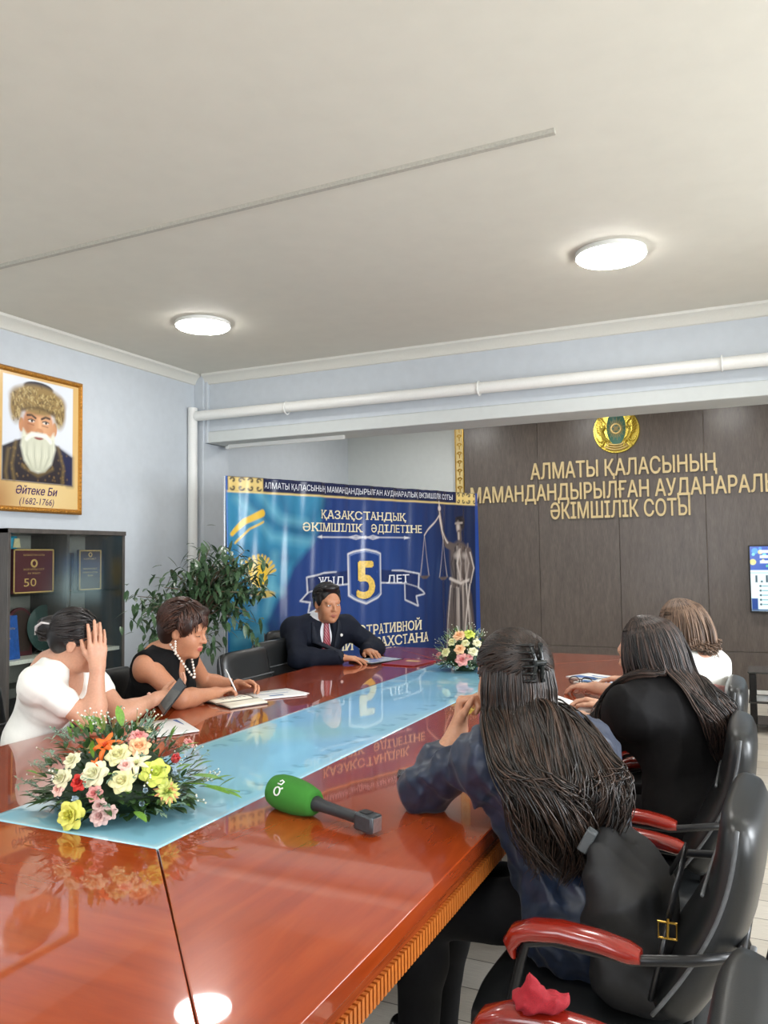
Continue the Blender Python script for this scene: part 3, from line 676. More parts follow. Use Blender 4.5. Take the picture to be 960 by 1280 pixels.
for k, (x, y, a, z, lb) in enumerate([(-.87, 4.70, -.5, ZT, 'white and black magazine farthest along the right table edge'), (-.80, 4.56, -.22, ZT, 'magazine with dark pictures under the eyeglasses'), (-.72, 4.50, -.12, ZT + .005, 'thin magazine on top of the one under the eyeglasses, by the table edge')]):
    sheet('magazine', lb, 'magazine', x, y, a, .28, .20, z=z, th=.004, blocks=[(.08, .1, .5, .45), (.55, .1, .92, .3), (.3, .6, .9, .7)])
M_wire = mat('dark_frames', (.03, .02, .02), rough=.3, metal=.5)
t = thing('eyeglasses', 'folded dark-rimmed eyeglasses lying in front of the magazines', 'glasses', (-.90, 4.40, ZT), -.25)
for s in (-1, 1):
    mb = MB(); mb.tube([(s * .036 + .03 * math.cos(a), 0, .024 + .021 * math.sin(a)) for a in np.linspace(0, 2 * PI, 21)[:-1]], .0028, 6, closed=True); mb.build('rim', M_wire, t)
    MB().lathe([(.028, 0), (0, .001)], 20, (s * .036, 0, .024), R=Rx, sy=.7).build('lens', M_cglass, t)
mb = MB(); mb.tube([(-.008, 0, .03), (0, -.002, .033), (.008, 0, .03)], .002, 6)
for s in (-1, 1): mb.tube([(s * .066, 0, .028), (s * .07, .01, .028), (s * .05, .06, .012), (s * -.02, .10, .004)], .0022, 6)
mb.build('temple_arm', M_wire, t)
# crumpled sheets in the hands of the woman in black
o = MB().grid(lambda u, v: (-.13 + .26 * u, -.09 + .18 * v, .008 + .05 * max(0, math.sin(3.2 * u + 1.2 * v - .6)) * (v ** .5) + .008 * math.sin(9 * u + 4 * v)), 26, 18).build('creased_paper', M_wht, smooth=180, loc=(-.80, 3.62, ZT)); solidify(o, .0015); o.rotation_euler = (0, 0, .5)
tag(o, 'creased white paper under the hands of the long-haired woman in black', 'paper')
def phone(name, label, loc, R):
    t = thing(name, label, 'phone', loc); t.rotation_euler = R.to_euler() if hasattr(R, 'to_euler') else R
    MB().box2((-.037, -.078, 0), (.037, .078, .008)).build('body', M_blk, t, bevel=.003); MB().box2((-.034, -.075, .008), (.034, .075, .0086)).build('screen', mat('dark_screen', (.02, .022, .025), rough=.05, coat=1) if 'dark_screen' not in bpy.data.materials else bpy.data.materials['dark_screen'], t)
    mb = MB()
    for x, y in ((.022, .06), (.022, .04)): mb.lathe([(.009, 0), (.008, -.0025), (0, -.003)], 16, (x, y, 0))
    fix_normals(mb.build('camera_lens', M_black, t)); return t
phone('phone', 'black phone lying on the table by the elbow of the woman in blue', (-1.01, 2.44, ZT), (0, 0, -1.2))

# ------------------------------------------------------------------ green microphone
a_, b_ = Vector((-1.272, 1.982, ZT + .047)), Vector((-.905, 1.874, ZT + .028)); ax = (b_ - a_).normalized(); Lm = (b_ - a_).length
t = thing('microphone', 'reporter microphone with green foam windshield lying on the table', 'microphone', a_)
sd = Vector((0, 0, 1)).cross(ax).normalized(); upm = ax.cross(sd); Rm = Matrix((upm, sd, ax)).transposed()
M_foam = mat('green_foam', lin(52, 122, 38), rough=.9, vary=.12, scale=300, bump=.35); M_gun = mat('gunmetal', lin(74, 78, 82), rough=.35, metal=.6)
MB().lathe([(0, 0), (.030, .001), (.041, .006), (.0465, .026), (.049, .055), (.048, .09), (.0435, .128), (.036, .158), (.028, .170), (.017, .168)], 36, R=Rm).build('windshield', M_foam, t, smooth=70)
MB().lathe([(.019, .155), (.0205, .17), (.0165, .19), (.0145, .26), (.0145, .32), (.017, .325)], 24, R=Rm).build('handle', mat('dark_rubber', (.025, .027, .03), rough=.45), t, smooth=60)
tr_ = MB().box(ax * (Lm - .025), (.044, .044, .062), Rm).build('transmitter', M_gun, t, bevel=.006)
upc = Rm @ Vector((1, 0, 0)); MB().box(ax * (Lm - .030) + upc * .0225, (.003, .026, .026), Rm).build('display', M_blk, tr_)
mb = MB(); mb.box(ax * (Lm + .0068), (.034, .03, .003), Rm); mb.build('socket_plate', M_alu, tr_)
# pale logo: a ring with a tail and a smaller hooked figure beside it, laid over the foam
def on_foam(th, z):
    r = np.interp(z, [.006, .026, .055, .09, .128], [.041, .0465, .049, .048, .0435]) + .0012; return Rm @ Vector((r * math.cos(th), r * math.sin(th), z))
mb = MB(); th0 = -1.2
mb.tube([on_foam(th0 + .02 + .22 * math.cos(a), .062 + .0105 * math.sin(a)) for a in np.linspace(0, 2 * PI, 21)[:-1]], .0022, 6, closed=True)
mb.tube([on_foam(th0 + .16, .070), on_foam(th0 + .26, .079)], .0022, 6)
mb.tube([on_foam(th0 + .42, .054), on_foam(th0 + .42, .068), on_foam(th0 + .62, .070), on_foam(th0 + .68, .060), on_foam(th0 + .56, .056)], .0022, 6)
mb.build('logo', M_wht, t, smooth=180)

# ------------------------------------------------------------------ television and low glass stand at the far right
tvw, tvh = 1.18, .665
t = thing('television', 'wall television showing a dashboard, cut off by the right edge', 'television', (-.125 + tvw / 2, YB - .105, .85))
MB().box2((-tvw / 2, 0, 0), (tvw / 2, .035, tvh)).build('housing', M_blk, t, bevel=.005)
p = Paint(tvw - .03, tvh - .03, .006, lin(206, 232, 236)); W_, H_ = p.w, p.h
p.rect(-1, H_ * .63, 2, 2, lin(24, 66, 150))
for k in range(70): p.circ(rng.uniform(0, W_), rng.uniform(H_ * .65, H_), rng.uniform(.008, .03), lin(*[(90, 190, 120), (60, 140, 220), (220, 210, 90), (120, 220, 230)][k % 4]), .8)
for y in (.90, .82, .74): p.rect(.09, H_ * y, .5, H_ * (y + .04), lin(230, 240, 250), .8)
for k in range(24): p.rect(.04 + .047 * k, H_ * .44, .062 + .047 * k, H_ * (.44 + .03 + .10 * abs(math.sin(2.1 * k + 1))), lin(40, 60, 70))
p.rect(0, H_ * .58, 2, H_ * .60, lin(140, 170, 176)); p.rect(0, .0, .06, H_ * .2, lin(30, 60, 120)); p.rect(0, 0, 2, .02, lin(60, 80, 110))
for k in range(5): p.rect(.10, .06 + .045 * k, .9, .072 + .045 * k, lin(90, 130, 140)); p.circ(.085, .066 + .045 * k, .012, lin(40, 60, 70))
tn = NT('screen_light'); at = tn.n('ShaderNodeAttribute'); at.attribute_name = 'paint'; tn.l(at.outputs['Color'], tn.b.inputs['Emission Color']); tn.b.inputs['Emission Strength'].default_value = 1.0; tn.b.inputs['Base Color'].default_value = (.01, .01, .01, 1); tn.b.inputs['Roughness'].default_value = .15
o = link('screen', p.mesh(lambda U, V: np.stack([U - W_ / 2, np.full_like(U, -.002), V + .018], -1)), tn.m, t)
mb = MB(); mb.box2((-.2, .033, .2), (.2, .066, .45)); mb.build('wall_bracket', M_black, t)
t = thing('glass_stand', 'low black-legged glass stand at the right edge below the television', 'stand', (.42, 7.42, 0))
for x in (-.525, .525):
    for y in (-.16, .16): MB().box2((x - .025, y - .025, 0), (x + .025, y + .025, .47)).build('leg', M_black, t, bevel=.006)
for z, n_ in ((.472, 'glass_top'), (.235, 'shelf'), (.06, 'shelf')): MB().box2((-.56, -.2, z), (.56, .2, z + .012)).build(n_, mat('smoked_glass', (.02, .025, .025), rough=.05, coat=1) if 'smoked_glass' not in bpy.data.materials else bpy.data.materials['smoked_glass'], t, bevel=.003)
o = sheet('printed_sheet', 'white paper on the shelf of the low glass stand', 'paper', .02, 7.42, 0, .21, .29, z=.2475, blocks=())

# ------------------------------------------------------------------ tripod behind the chairs
t = thing('tripod', 'black camera tripod leg at the right edge behind the chairs', 'tripod', (.27, 3.0, 0))
for a in (PI + .45, PI * 2 - .55, PI / 2 + .1):
    d = Vector((math.cos(a), math.sin(a), 0)); mb = MB(); mb.tube([d * .05 + Vector((0, 0, 1.15)), d * .22 + Vector((0, 0, .55))], .014, 10); mb.tube([d * .21 + Vector((0, 0, .6)), d * .37 + Vector((0, 0, .02))], .010, 10); lg = mb.build('leg', M_black, t, smooth=60)
    mb = MB(); mb.box(d * .215 + Vector((0, 0, .56)), (.04, .04, .045)); mb.box(d * .255 + Vector((0, 0, .555)), (.04, .014, .03)); mb.build('clamp', M_blk, lg, bevel=.004)
    mb = MB(); mb.lathe([(.018, 0), (.015, .03)], 12, d * .375); mb.build('foot', M_blk, lg)
mb = MB(); mb.tube([(0, 0, .62), (0, 0, 1.32)], .015, 12); mb.lathe([(.05, 1.1), (.055, 1.14), (.05, 1.2)], 16); mb.build('column', M_black, t, smooth=60)
MB().box2((-.05, -.04, 1.32), (.05, .04, 1.36)).build('head', M_blk, t, bevel=.006)
# ------------------------------------------------------------------ printed banner
BO = Vector((-3.629, 5.014, 0)); BX = Vector((.3487, .9372, 0)); BN = Vector((.9372, -.3487, 0))
def rip(u, v): return .009 * np.sin(u * 9.3 + .5 * np.sin(v * 2.1)) + .008 * np.sin(u * 21 + 1.3 * v) + .010 * np.sin(u * 4.1 - 1.1 * v + 1) + .0035 * np.sin(u * 44 + 2 * np.sin(v * 1.7))
BW, BZ0, BZ1 = 2.99, .07, 2.072
p = Paint(BW, 2.075, .0075, lin(24, 48, 102))
p.rect(-1, .9, 4, 3, lin(30, 54, 112), .7, soft=.6); p.ell(1.45, 1.2, .9, .8, lin(40, 72, 140), .6, soft=.5); p.rect(2.2, -1, 4, 3, lin(18, 30, 62), .85, soft=.45)
teal, teald, teall = lin(52, 128, 164), lin(24, 78, 118), lin(116, 182, 200)
p.poly([(-.1, 2.1), (1.0, 2.1), (.92, 1.75), (.80, 1.52), (.62, 1.35), (.5, 1.12), (.36, .9), (.40, .7), (.52, .45), (.5, 0), (-.1, 0)], teal, soft=.03)
for a in ([(.05, 2.0), (.35, 1.75), (.7, 1.62), (.95, 1.9)], [(0, 1.5), (.35, 1.45), (.65, 1.42)], [(.05, 1.0), (.3, 1.15), (.45, .9)], [(.0, .55), (.3, .62), (.5, .4)], [(.5, 1.95), (.6, 1.7), (.82, 1.62)]): p.line(a, .03, teald, .7, soft=.07)
for a in ([(.1, 1.9), (.42, 1.6), (.78, 1.56)], [(.3, 1.95), (.5, 1.75), (.75, 1.72)], [(.1, 1.3), (.3, 1.25), (.5, 1.15)], [(.45, 1.45), (.42, 1.2), (.36, 1.0)], [(.08, .8), (.3, .85), (.38, .72)]): p.line(a, .018, teall, .7, soft=.05)
yel = lin(226, 184, 52)
p.line([(.05, 1.62), (.16, 1.72), (.32, 1.79)], .018, yel, .95, r2=.03); p.line([(.08, 1.55), (.2, 1.66), (.33, 1.72)], .008, yel, .9)
for a in np.linspace(.3, 2.8, 12): p.line([(.29 + .09 * math.cos(a), 1.28 + .09 * math.sin(a)), (.29 + .17 * math.cos(a), 1.28 + .17 * math.sin(a))], .012, yel, .9)
p.circ(.29, 1.28, .085, yel); p.ell(.33, 1.14, .12, .03, lin(200, 170, 80), .9)
# top strip with horn-scroll corner blocks
p.rect(-1, 1.955, 4, 3, lin(22, 30, 66)); p.rect(-1, 1.948, 4, 1.962, lin(226, 200, 130))
for x in (.0, 2.64): 
    p.rect(x + .02, 1.962, x + .33, 2.07, lin(216, 190, 120))
    for i in range(2):
        for s in (-1, 1):
            for w_ in (-1, 1): p.scroll(x + .10 + .15 * i + s * .035, 2.016 + w_ * .026, .05, lin(20, 24, 44), s, w_, .0065)
# rule with arrowheads
wh = lin(222, 222, 226); gl = lin(226, 206, 150)
p.line([(.88, 1.603), (1.97, 1.606)], .004, wh); p.circ(1.425, 1.604, .014, wh); 
for s in (-1, 1): p.poly([(1.425 + s * .5, 1.59), (1.425 + s * .5, 1.62), (1.425 + s * .56, 1.604)], wh); p.line([(1.425 + s * .02, 1.604), (1.425 + s * .09, 1.622), (1.425 + s * .17, 1.604), (1.425 + s * .09, 1.588), (1.425 + s * .02, 1.604)], .004, wh)
# ribbon and shield
rib = lin(22, 40, 92)
def ribbon(s):
    f = lambda x, y: (1.425 + s * (x - 1.425), y)
    body = [f(x, y) for x, y in ((1.10, 1.30), (.95, 1.295), (.765, 1.262), (.775, 1.13), (.93, 1.175), (1.23, 1.19), (1.23, 1.31))]
    p.poly(body, rib); p.line(body[:-1], .0055, wh)
    tail = [f(x, y) for x, y in ((.775, 1.13), (.69, 1.068), (.80, 1.05), (.78, .955), (.93, 1.02), (.93, 1.175))]; p.poly(tail, rib); p.line(tail, .0055, wh)
ribbon(1); ribbon(-1)
sh = [(1.236, 1.455), (1.30, 1.475), (1.425, 1.495), (1.55, 1.475), (1.612, 1.455), (1.612, 1.09), (1.56, 1.06), (1.425, 1.01), (1.29, 1.06), (1.236, 1.09)]
p.poly(sh, lin(30, 62, 130)); p.line(sh + sh[:1], .008, wh); p.line([(1.425 + (x - 1.425) * .9, 1.25 + (y - 1.25) * .93) for x, y in sh + sh[:1]], .003, lin(150, 170, 210))
# statue of justice: draped bronze woman, raised arm with scales
bz, bd, bl = lin(92, 80, 76), lin(30, 27, 34), lin(206, 194, 186)
p.poly([(2.57, 1.50), (2.63, 1.555), (2.68, 1.58), (2.76, 1.56), (2.86, 1.50), (2.90, 1.40), (2.875, 1.26), (2.83, 1.14), (2.87, 1.02), (2.90, .80), (2.93, .4), (2.94, .0), (2.47, .0), (2.50, .5), (2.52, .85), (2.56, 1.08), (2.585, 1.22), (2.57, 1.36)], bz, soft=.02)
p.line([(2.62, 1.51), (2.53, 1.545), (2.45, 1.66), (2.41, 1.80), (2.395, 1.88)], .040, bz, r2=.020, soft=.008); p.circ(2.395, 1.90, .028, bl); p.line([(2.395, 1.92), (2.39, 1.965)], .009, bl)
p.ell(2.70, 1.735, .050, .072, bz); p.ell(2.715, 1.785, .070, .045, bd, soft=.012); p.ell(2.755, 1.74, .03, .04, bd, soft=.01); p.ell(2.685, 1.72, .020, .045, bl, .8, soft=.015); p.line([(2.645, 1.755), (2.75, 1.765)], .010, lin(150, 140, 134)); p.line([(2.70, 1.66), (2.705, 1.60)], .030, bz); p.line([(2.69, 1.66), (2.69, 1.60)], .009, bl, .7, soft=.008)
g = np.random.default_rng(12)
for k in range(46):
    t = g.random(); x0 = 2.58 + .25 * t + g.normal() * .01; x1 = 2.50 + .40 * t + g.normal() * .02; c = [bl, bd, bd, lin(140, 126, 120)][k % 4]
    p.line([(x0, 1.14 + g.uniform(-.05, .06)), (x0 * .5 + x1 * .5 + g.normal() * .015, .75 + g.normal() * .08), (x1, g.uniform(.0, .35))], .0065, c, g.uniform(.5, .95), soft=.007, r2=.003)
for k in range(20):
    t = g.random(); x0 = 2.61 + .23 * t; p.line([(x0, 1.50 + g.uniform(-.04, .05)), (x0 + g.normal() * .03, 1.35), (2.62 + .2 * t, 1.18)], .007, [bl, bd, lin(140, 126, 120)][k % 3], g.uniform(.5, .9), soft=.007)
p.line([(2.57, 1.20), (2.70, 1.15), (2.85, 1.18)], .014, bl, .8, soft=.008); p.line([(2.84, 1.48), (2.90, 1.30), (2.85, 1.14)], .030, bz, r2=.018, soft=.008); p.line([(2.86, 1.46), (2.915, 1.3), (2.865, 1.15)], .008, bl, .9); p.line([(2.54, 1.56), (2.44, 1.68), (2.40, 1.86)], .009, bl, .9); p.ell(2.66, 1.43, .035, .03, bl, .5, soft=.02); p.ell(2.77, 1.43, .035, .03, bl, .5, soft=.02); p.line([(2.85, 1.13), (2.72, .50)], .010, bl, .8)
p.line([(2.17, 1.63), (2.39, 1.83), (2.46, 1.60)], .007, bl)
for x, y0, y1 in ((2.17, 1.63, 1.24), (2.46, 1.60, 1.22)):
    p.line([(x - .07, y1), (x, y0), (x + .07, y1)], .003, bl, .8); p.poly([(x - .085, y1), (x + .085, y1), (x + .04, y1 - .03), (x - .04, y1 - .03)], bz)
p.rect(0, 0, .012, 3, lin(40, 90, 170)); p.rect(BW - .05, 0, 4, 3, lin(36, 70, 150), .9)
bn = thing('banner', 'large wrinkled blue printed banner with gold 5 shield and justice statue', 'banner', BO)
M_ban = vcol_mat('banner_vinyl', rough=.26, spec=.5)
o = link('printed_sheet', p.mesh(lambda U, V: np.stack([BX.x * U + BN.x * rip(U, V), BX.y * U + BN.y * rip(U, V), BZ0 + V * (BZ1 - BZ0) / 2.075], -1)), M_ban, bn, smooth=180); solidify(o, .002)
zb = lambda v: BZ0 + v * (BZ1 - BZ0) / 2.075
def bdisp(q):
    u = q.x * BX.x + q.y * BX.y; return q + BN * float(rip(u, q.z) + .006)
def bword(mb, body, u0, u1, v0, v1, **k): add_text(mb, body, BX * u0 + Vector((0, 0, v0)), BX, (0, 0, 1), u1 - u0, v1 - v0, disp=bdisp, **k)
M_cre = mat('cream_print', lin(228, 218, 186), rough=.4, vary=.04); M_gpr = mat('gold_print', lin(232, 196, 96), rough=.35, vary=.2, scale=9); M_wpr = mat('white_print', lin(226, 228, 236), rough=.4, vary=.03)
mb = MB(); bword(mb, 'АЛМАТЫ ҚАЛАСЫНЫҢ МАМАНДАНДЫРЫЛҒАН АУДАНАРАЛЫҚ ӘКІМШІЛІК СОТЫ', .345, 2.60, 1.992, 2.042); mb.build('heading', M_wpr, bn, smooth=0)
mb = MB(); bword(mb, 'ҚАЗАҚСТАНДЫҚ', .905, 1.95, 1.772, 1.842, serif=True, bold=.014); bword(mb, 'ӘКІМШІЛІК', .722, 1.40, 1.664, 1.734, serif=True, bold=.014); bword(mb, 'ӘДІЛЕТІНЕ', 1.49, 2.13, 1.664, 1.734, serif=True, bold=.014); mb.build('title', M_cre, bn, smooth=0)
mb = MB(); bword(mb, '5', 1.325, 1.525, 1.098, 1.425, bold=.03); mb.build('numeral', M_gpr, bn, smooth=0)
mb = MB(); bword(mb, 'ЖЫЛ', .87, 1.175, 1.212, 1.286, serif=True, bold=.012); bword(mb, 'ЛЕТ', 1.675, 1.968, 1.21, 1.284, serif=True, bold=.012); mb.build('ribbon_words', M_wpr, bn, smooth=0)
mb = MB(); bword(mb, 'АДМИНИСТРАТИВНОЙ', .82, 2.104, .775, .860, serif=True, bold=.018); bword(mb, 'ЮСТИЦИИ', .62, 1.27, .660, .745, serif=True, bold=.018); bword(mb, 'КАЗАХСТАНА', 1.341, 2.214, .660, .745, serif=True, bold=.018); mb.build('subtitle', M_cre, bn, smooth=0)
mb = MB()
for u in (.02, BW - .02): q = BX * u - BN * .05; mb.tube([q + Vector((0, 0, .03)), q + Vector((0, 0, 2.07))], .014, 8)
for z in (2.06, .10): mb.tube([BX * .02 - BN * .05 + Vector((0, 0, z)), BX * (BW - .02) - BN * .05 + Vector((0, 0, z))], .012, 8)
for u in (.1, BW - .1): q = BX * u - BN * .05; mb.tube([q - BN * .16 + Vector((0, 0, .014)), q + BN * .10 + Vector((0, 0, .014))], .014, 8); mb.tube([q + Vector((0, 0, .0)), q + Vector((0, 0, .12))], .014, 8)
mb.build('stand_frame', M_alu, bn)

# ------------------------------------------------------------------ framed portrait on the left wall
PW, PH = .775, .95
pt = thing('framed_portrait', 'gold framed painted portrait of a white-bearded man in a fur hat', 'picture', (XL + .012, 3.75, 1.807))
p = Paint(PW, PH, .0045, lin(216, 178, 112))
p.ell(.38, .1, .5, .25, lin(232, 206, 150), .8, soft=.2); p.circ(.02, .05, .16, lin(150, 84, 34), .8, soft=.15); p.circ(.03, .45, .07, lin(190, 140, 70), .7, soft=.1)
sky = lin(222, 226, 234); p.rect(.09, .19, .705, .915, sky); p.rect(.085, .185, .71, .192, lin(190, 160, 110))
X0, X1 = .09, .705
robe = lin(50, 44, 48); p.poly([(X0, .19), (X0, .42), (.2, .47), (.28, .50), (.5, .50), (.6, .45), (X1, .40), (X1, .19)], robe, soft=.008); p.poly([(.58, .45), (X1, .40), (X1, .19), (.66, .19)], lin(34, 40, 76), .9, soft=.03)
for a in ([(.2, .46), (.17, .30), (.19, .2)], [(.57, .46), (.62, .32), (.61, .2)], [(.26, .30), (.39, .24), (.52, .30)], [(.14, .4), (.12, .25), (.13, .2)]): p.line(a, .012, lin(124, 104, 66), .75, soft=.012)
for k in range(60):
    x, y = rng.uniform(.15, .66), rng.uniform(.2, .42); p.circ(x, y, .006, lin(150, 120, 70), .55, soft=.006)
skin, skd, skl = lin(206, 146, 104), lin(146, 90, 62), lin(232, 184, 142)
p.rect(.30, .42, .48, .6, skd); p.ell(.245, .585, .022, .05, skin); p.ell(.535, .585, .022, .05, skin); p.ell(.39, .59, .135, .16, skin, soft=.012); p.ell(.44, .60, .07, .12, skl, .5, soft=.05); p.ell(.295, .57, .035, .1, skd, .5, soft=.04)
for s in (-1, 1):
    x = .392 + s * .062; p.line([(x - .035, .652 - s * .006), (x, .664), (x + .035, .652 + s * .006)], .008, lin(70, 50, 44)); p.ell(x, .622, .026, .011, lin(240, 228, 216)); p.circ(x + .004, .622, .010, lin(36, 24, 22)); p.line([(x - .028, .626), (x, .634), (x + .028, .626)], .004, lin(60, 36, 30)); p.line([(x - .03, .600), (x + .02, .594)], .004, skd, .7)
p.line([(.398, .64), (.405, .575)], .008, skl, .8, soft=.012); p.ell(.398, .555, .036, .022, skin); p.line([(.37, .545), (.398, .538), (.426, .545)], .005, skd); p.line([(.36, .68), (.43, .685)], .004, skd, .6)
bw, bg = lin(226, 226, 206), lin(170, 172, 148)
p.poly([(.26, .56), (.29, .525), (.39, .545), (.50, .525), (.53, .56), (.545, .44), (.51, .33), (.45, .275), (.39, .26), (.33, .275), (.27, .34), (.24, .44)], bw, soft=.012)
for k in range(26):
    x = .262 + .0102 * k; p.line([(x, .5), (x + .01 * math.sin(k), .38), (.39 + (x - .39) * .5, .28)], .0035, bg, .5, soft=.005)
p.ell(.395, .508, .04, .012, lin(140, 60, 50)); p.line([(.29, .49), (.335, .53), (.395, .528), (.455, .53), (.50, .49)], .015, lin(240, 240, 228), .95, soft=.008)
fur, fud, ful = lin(150, 124, 76), lin(90, 70, 42), lin(206, 184, 130)
p.ell(.39, .865, .13, .04, lin(44, 44, 60)); p.ell(.39, .775, .235, .105, fur, soft=.016); p.ell(.20, .71, .055, .11, fur, soft=.016); p.ell(.58, .71, .055, .11, fur, soft=.016); p.ell(.39, .70, .15, .05, skin, .0)
for k in range(260):
    a = rng.uniform(0, 2 * PI); r = rng.uniform(.1, 1); x, y = .39 + .225 * r * math.cos(a), .775 + .095 * r * math.sin(a); p.line([(x, y), (x + rng.uniform(-.015, .015), y + rng.uniform(-.02, .02))], .004, [fud, ful, fur][k % 3], .7, soft=.004)
for k in range(60):
    s = rng.choice([-1, 1]); x, y = .39 + s * rng.uniform(.16, .225), rng.uniform(.62, .8); p.line([(x, y), (x + .004, y - .02)], .004, [fud, ful][k % 2], .7, soft=.004)
p.line([(.25, .69), (.32, .715), (.39, .72), (.46, .715), (.53, .69)], .012, fud, .8, soft=.01)
link('picture_print', p.mesh(lambda U, V: np.stack([np.full_like(U, .012), U, V], -1)), vcol_mat('portrait_print', rough=.3, coat=.2), pt)
MB().box2((-.01, 0, 0), (.010, PW, PH)).build('backing', M_blk, pt)
mb = MB(); prof = [(0, 0), (.018, 0), (.030, .012), (.026, .026), (.014, .034), (.006, .046), (0, .05)]   # (depth, inward)
cor = [(0, 0), (PW, 0), (PW, PH), (0, PH)]
for k in range(4):
    a, b = cor[k], cor[(k + 1) % 4]; ring = []
    for (px, py), nx in ((a, (1 if a[0] == 0 else -1, 1 if a[1] == 0 else -1)), (b, (1 if b[0] == 0 else -1, 1 if b[1] == 0 else -1))):
        ring.append([(d, px - nx[0] * .02 + nx[0] * i, py - nx[1] * .02 + nx[1] * i) for d, i in prof])
    n = len(prof); mb.add(ring[0] + ring[1], [(i, i + 1, n + i + 1, n + i) for i in range(n - 1)])
M_frame = mat('carved_gilt', lin(178, 122, 44), rough=.35, metal=.55, vary=.45, scale=70, bump=.8)
o = mb.build('gilt_frame', M_frame, pt, smooth=30)
mb = MB()
for k in range(4):
    a, b = Vector(cor[k]), Vector(cor[(k + 1) % 4]); n = int((b - a).length / .032)
    for i in range(n + 1): q = a + (b - a) * i / n; mb.lathe([(.012, 0), (.009, .006), (0, .009)], 8, (.022, q.x, q.y), R=Matrix.Rotation(PI / 2, 3, 'Y'))
mb.build('carved_beads', M_frame, o, smooth=60)
mb = MB(); add_text(mb, 'Әйтеке Би', (.0135, .385, .105), (0, 1, 0), (0, 0, 1), .36, .058, align='c', shear=.25, bold=.01); add_text(mb, '(1682-1766)', (.0135, .385, .035), (0, 1, 0), (0, 0, 1), .30, .048, align='c', shear=.2); mb.build('caption', mat('violet_ink', lin(70, 40, 96), rough=.4), pt, smooth=0)

# ------------------------------------------------------------------ flower arrangements
FC = dict(lime=((206, 216, 96), (190, 204, 78)), cream=((226, 222, 166), (222, 216, 160)), ivory=((230, 226, 188), (222, 222, 180)), peach=((240, 192, 146), (236, 172, 122)), pink=((232, 162, 156), (222, 128, 130)), blush=((240, 200, 186), (222, 160, 150)), red=((206, 44, 34), (160, 20, 22)), yellow=((222, 220, 104), (190, 186, 60)), mauve=((222, 186, 178), (190, 140, 136)), hot=((236, 110, 110), (214, 60, 84)), ice=((196, 214, 224), (150, 180, 190)), carn=((206, 214, 120), (240, 176, 120)), lily_o=((240, 112, 34), (206, 70, 20)), lily_c=((234, 228, 190), (206, 206, 140)))
FM = {}
def petal_mats(k):
    if k not in FM: FM[k] = [mat('petal_' + k, lin(*FC[k][0]), rough=.55, vary=.08, scale=60, sss=.05), mat('petal_inner_' + k, lin(*FC[k][1]), rough=.55, vary=.1, scale=60, sss=.05)]
    return FM[k]
def petal(mb, R, w_, l_, cup, tip, base=.0, tilt=0.0, roll=0.0):
    """a cupped petal rising from the base, leaning out by tilt, its rim curling back by roll"""
    def f(u, v):
        a = (u - .5) * 2; wd = w_ * math.sin(PI * min(.97, .18 + .72 * v)) ** .7
        x = a * wd; y = base + cup * (1 - math.cos(a * 1.1)) * -wd; z = l_ * v * (1 - .12 * a * a - tip * abs(a) * .15)
        ang = tilt * v + roll * max(0, v - .6) * 2.2; yy = y + z * math.sin(ang); zz = z * math.cos(ang)
        return R @ Vector((x, yy, zz))
    mb.grid(f, 6, 6)
def rose_mesh(k, seed=0):
    mb = MB(); r = random.Random(seed)
    for l, (n, tilt, w_, l_, base) in enumerate([(3, -.22, .40, .95, .10), (4, -.08, .48, .95, .17), (5, .10, .56, .95, .24), (5, .30, .66, .92, .30), (6, .56, .70, .85, .34)]):
        mb.cur = 0
        for i in range(n): petal(mb, Matrix.Rotation(2 * PI * i / n + l * .7 + r.uniform(-.15, .15), 3, 'Z'), w_, l_, .8 if l < 3 else .5, .3, base, tilt + r.uniform(-.08, .08), (.1 + .16 * l))
    mb.cur = 1; mb.lathe([(.12, -.15), (.34, .0), (.36, .25), (.30, .58), (.17, .76), (0, .80)], 12)
    for i in range(3): petal(mb, Matrix.Rotation(i * 2.1 + .6, 3, 'Z'), .30, .98, .8, .2, .05, -.05, .3)
    return mb.mesh('rose')
def open_mesh(k, n, seed=0):
    mb = MB(); r = random.Random(seed)
    for l in range(2):
        for i in range(n): petal(mb, Matrix.Rotation(2 * PI * (i + .5 * l) / n, 3, 'Z'), .34 if n > 5 else .26, 1.15, .5, .8, .08, .75 + .25 * l + r.uniform(-.15, .15), .5)
    mb.cur = 1
    for i in range(6): a = i * 1.05; mb.tube([(0, 0, 0), (.12 * math.cos(a), .12 * math.sin(a), .6)], [.02, .035], 5)
    return mb.mesh('open_flower')
def ruffle_mesh(k, seed=0):
    mb = MB(); r = random.Random(seed)
    for i in range(46):
        t = i / 46; mb.cur = 1 if i % 5 == 0 else 0; petal(mb, Matrix.Rotation(i * 2.4, 3, 'Z'), .22, .8 + .15 * r.random(), .3, .9, .05 + .1 * t, 1.45 * t + r.uniform(-.1, .1), r.uniform(-.4, .6))
    return mb.mesh('ruffled_flower')
def bud_mesh(k):
    mb = MB()
    for l in range(2):
        for i in range(4): petal(mb, Matrix.Rotation(PI / 2 * (i + .5 * l), 3, 'Z'), .5, 1.0, .9, .2, .22 + .08 * l, -.15 + .25 * l, .1)
    mb.lathe([(.1, -.3), (.3, -.05), (.34, .1)], 8); return mb.mesh('bud')
FMESH = {}
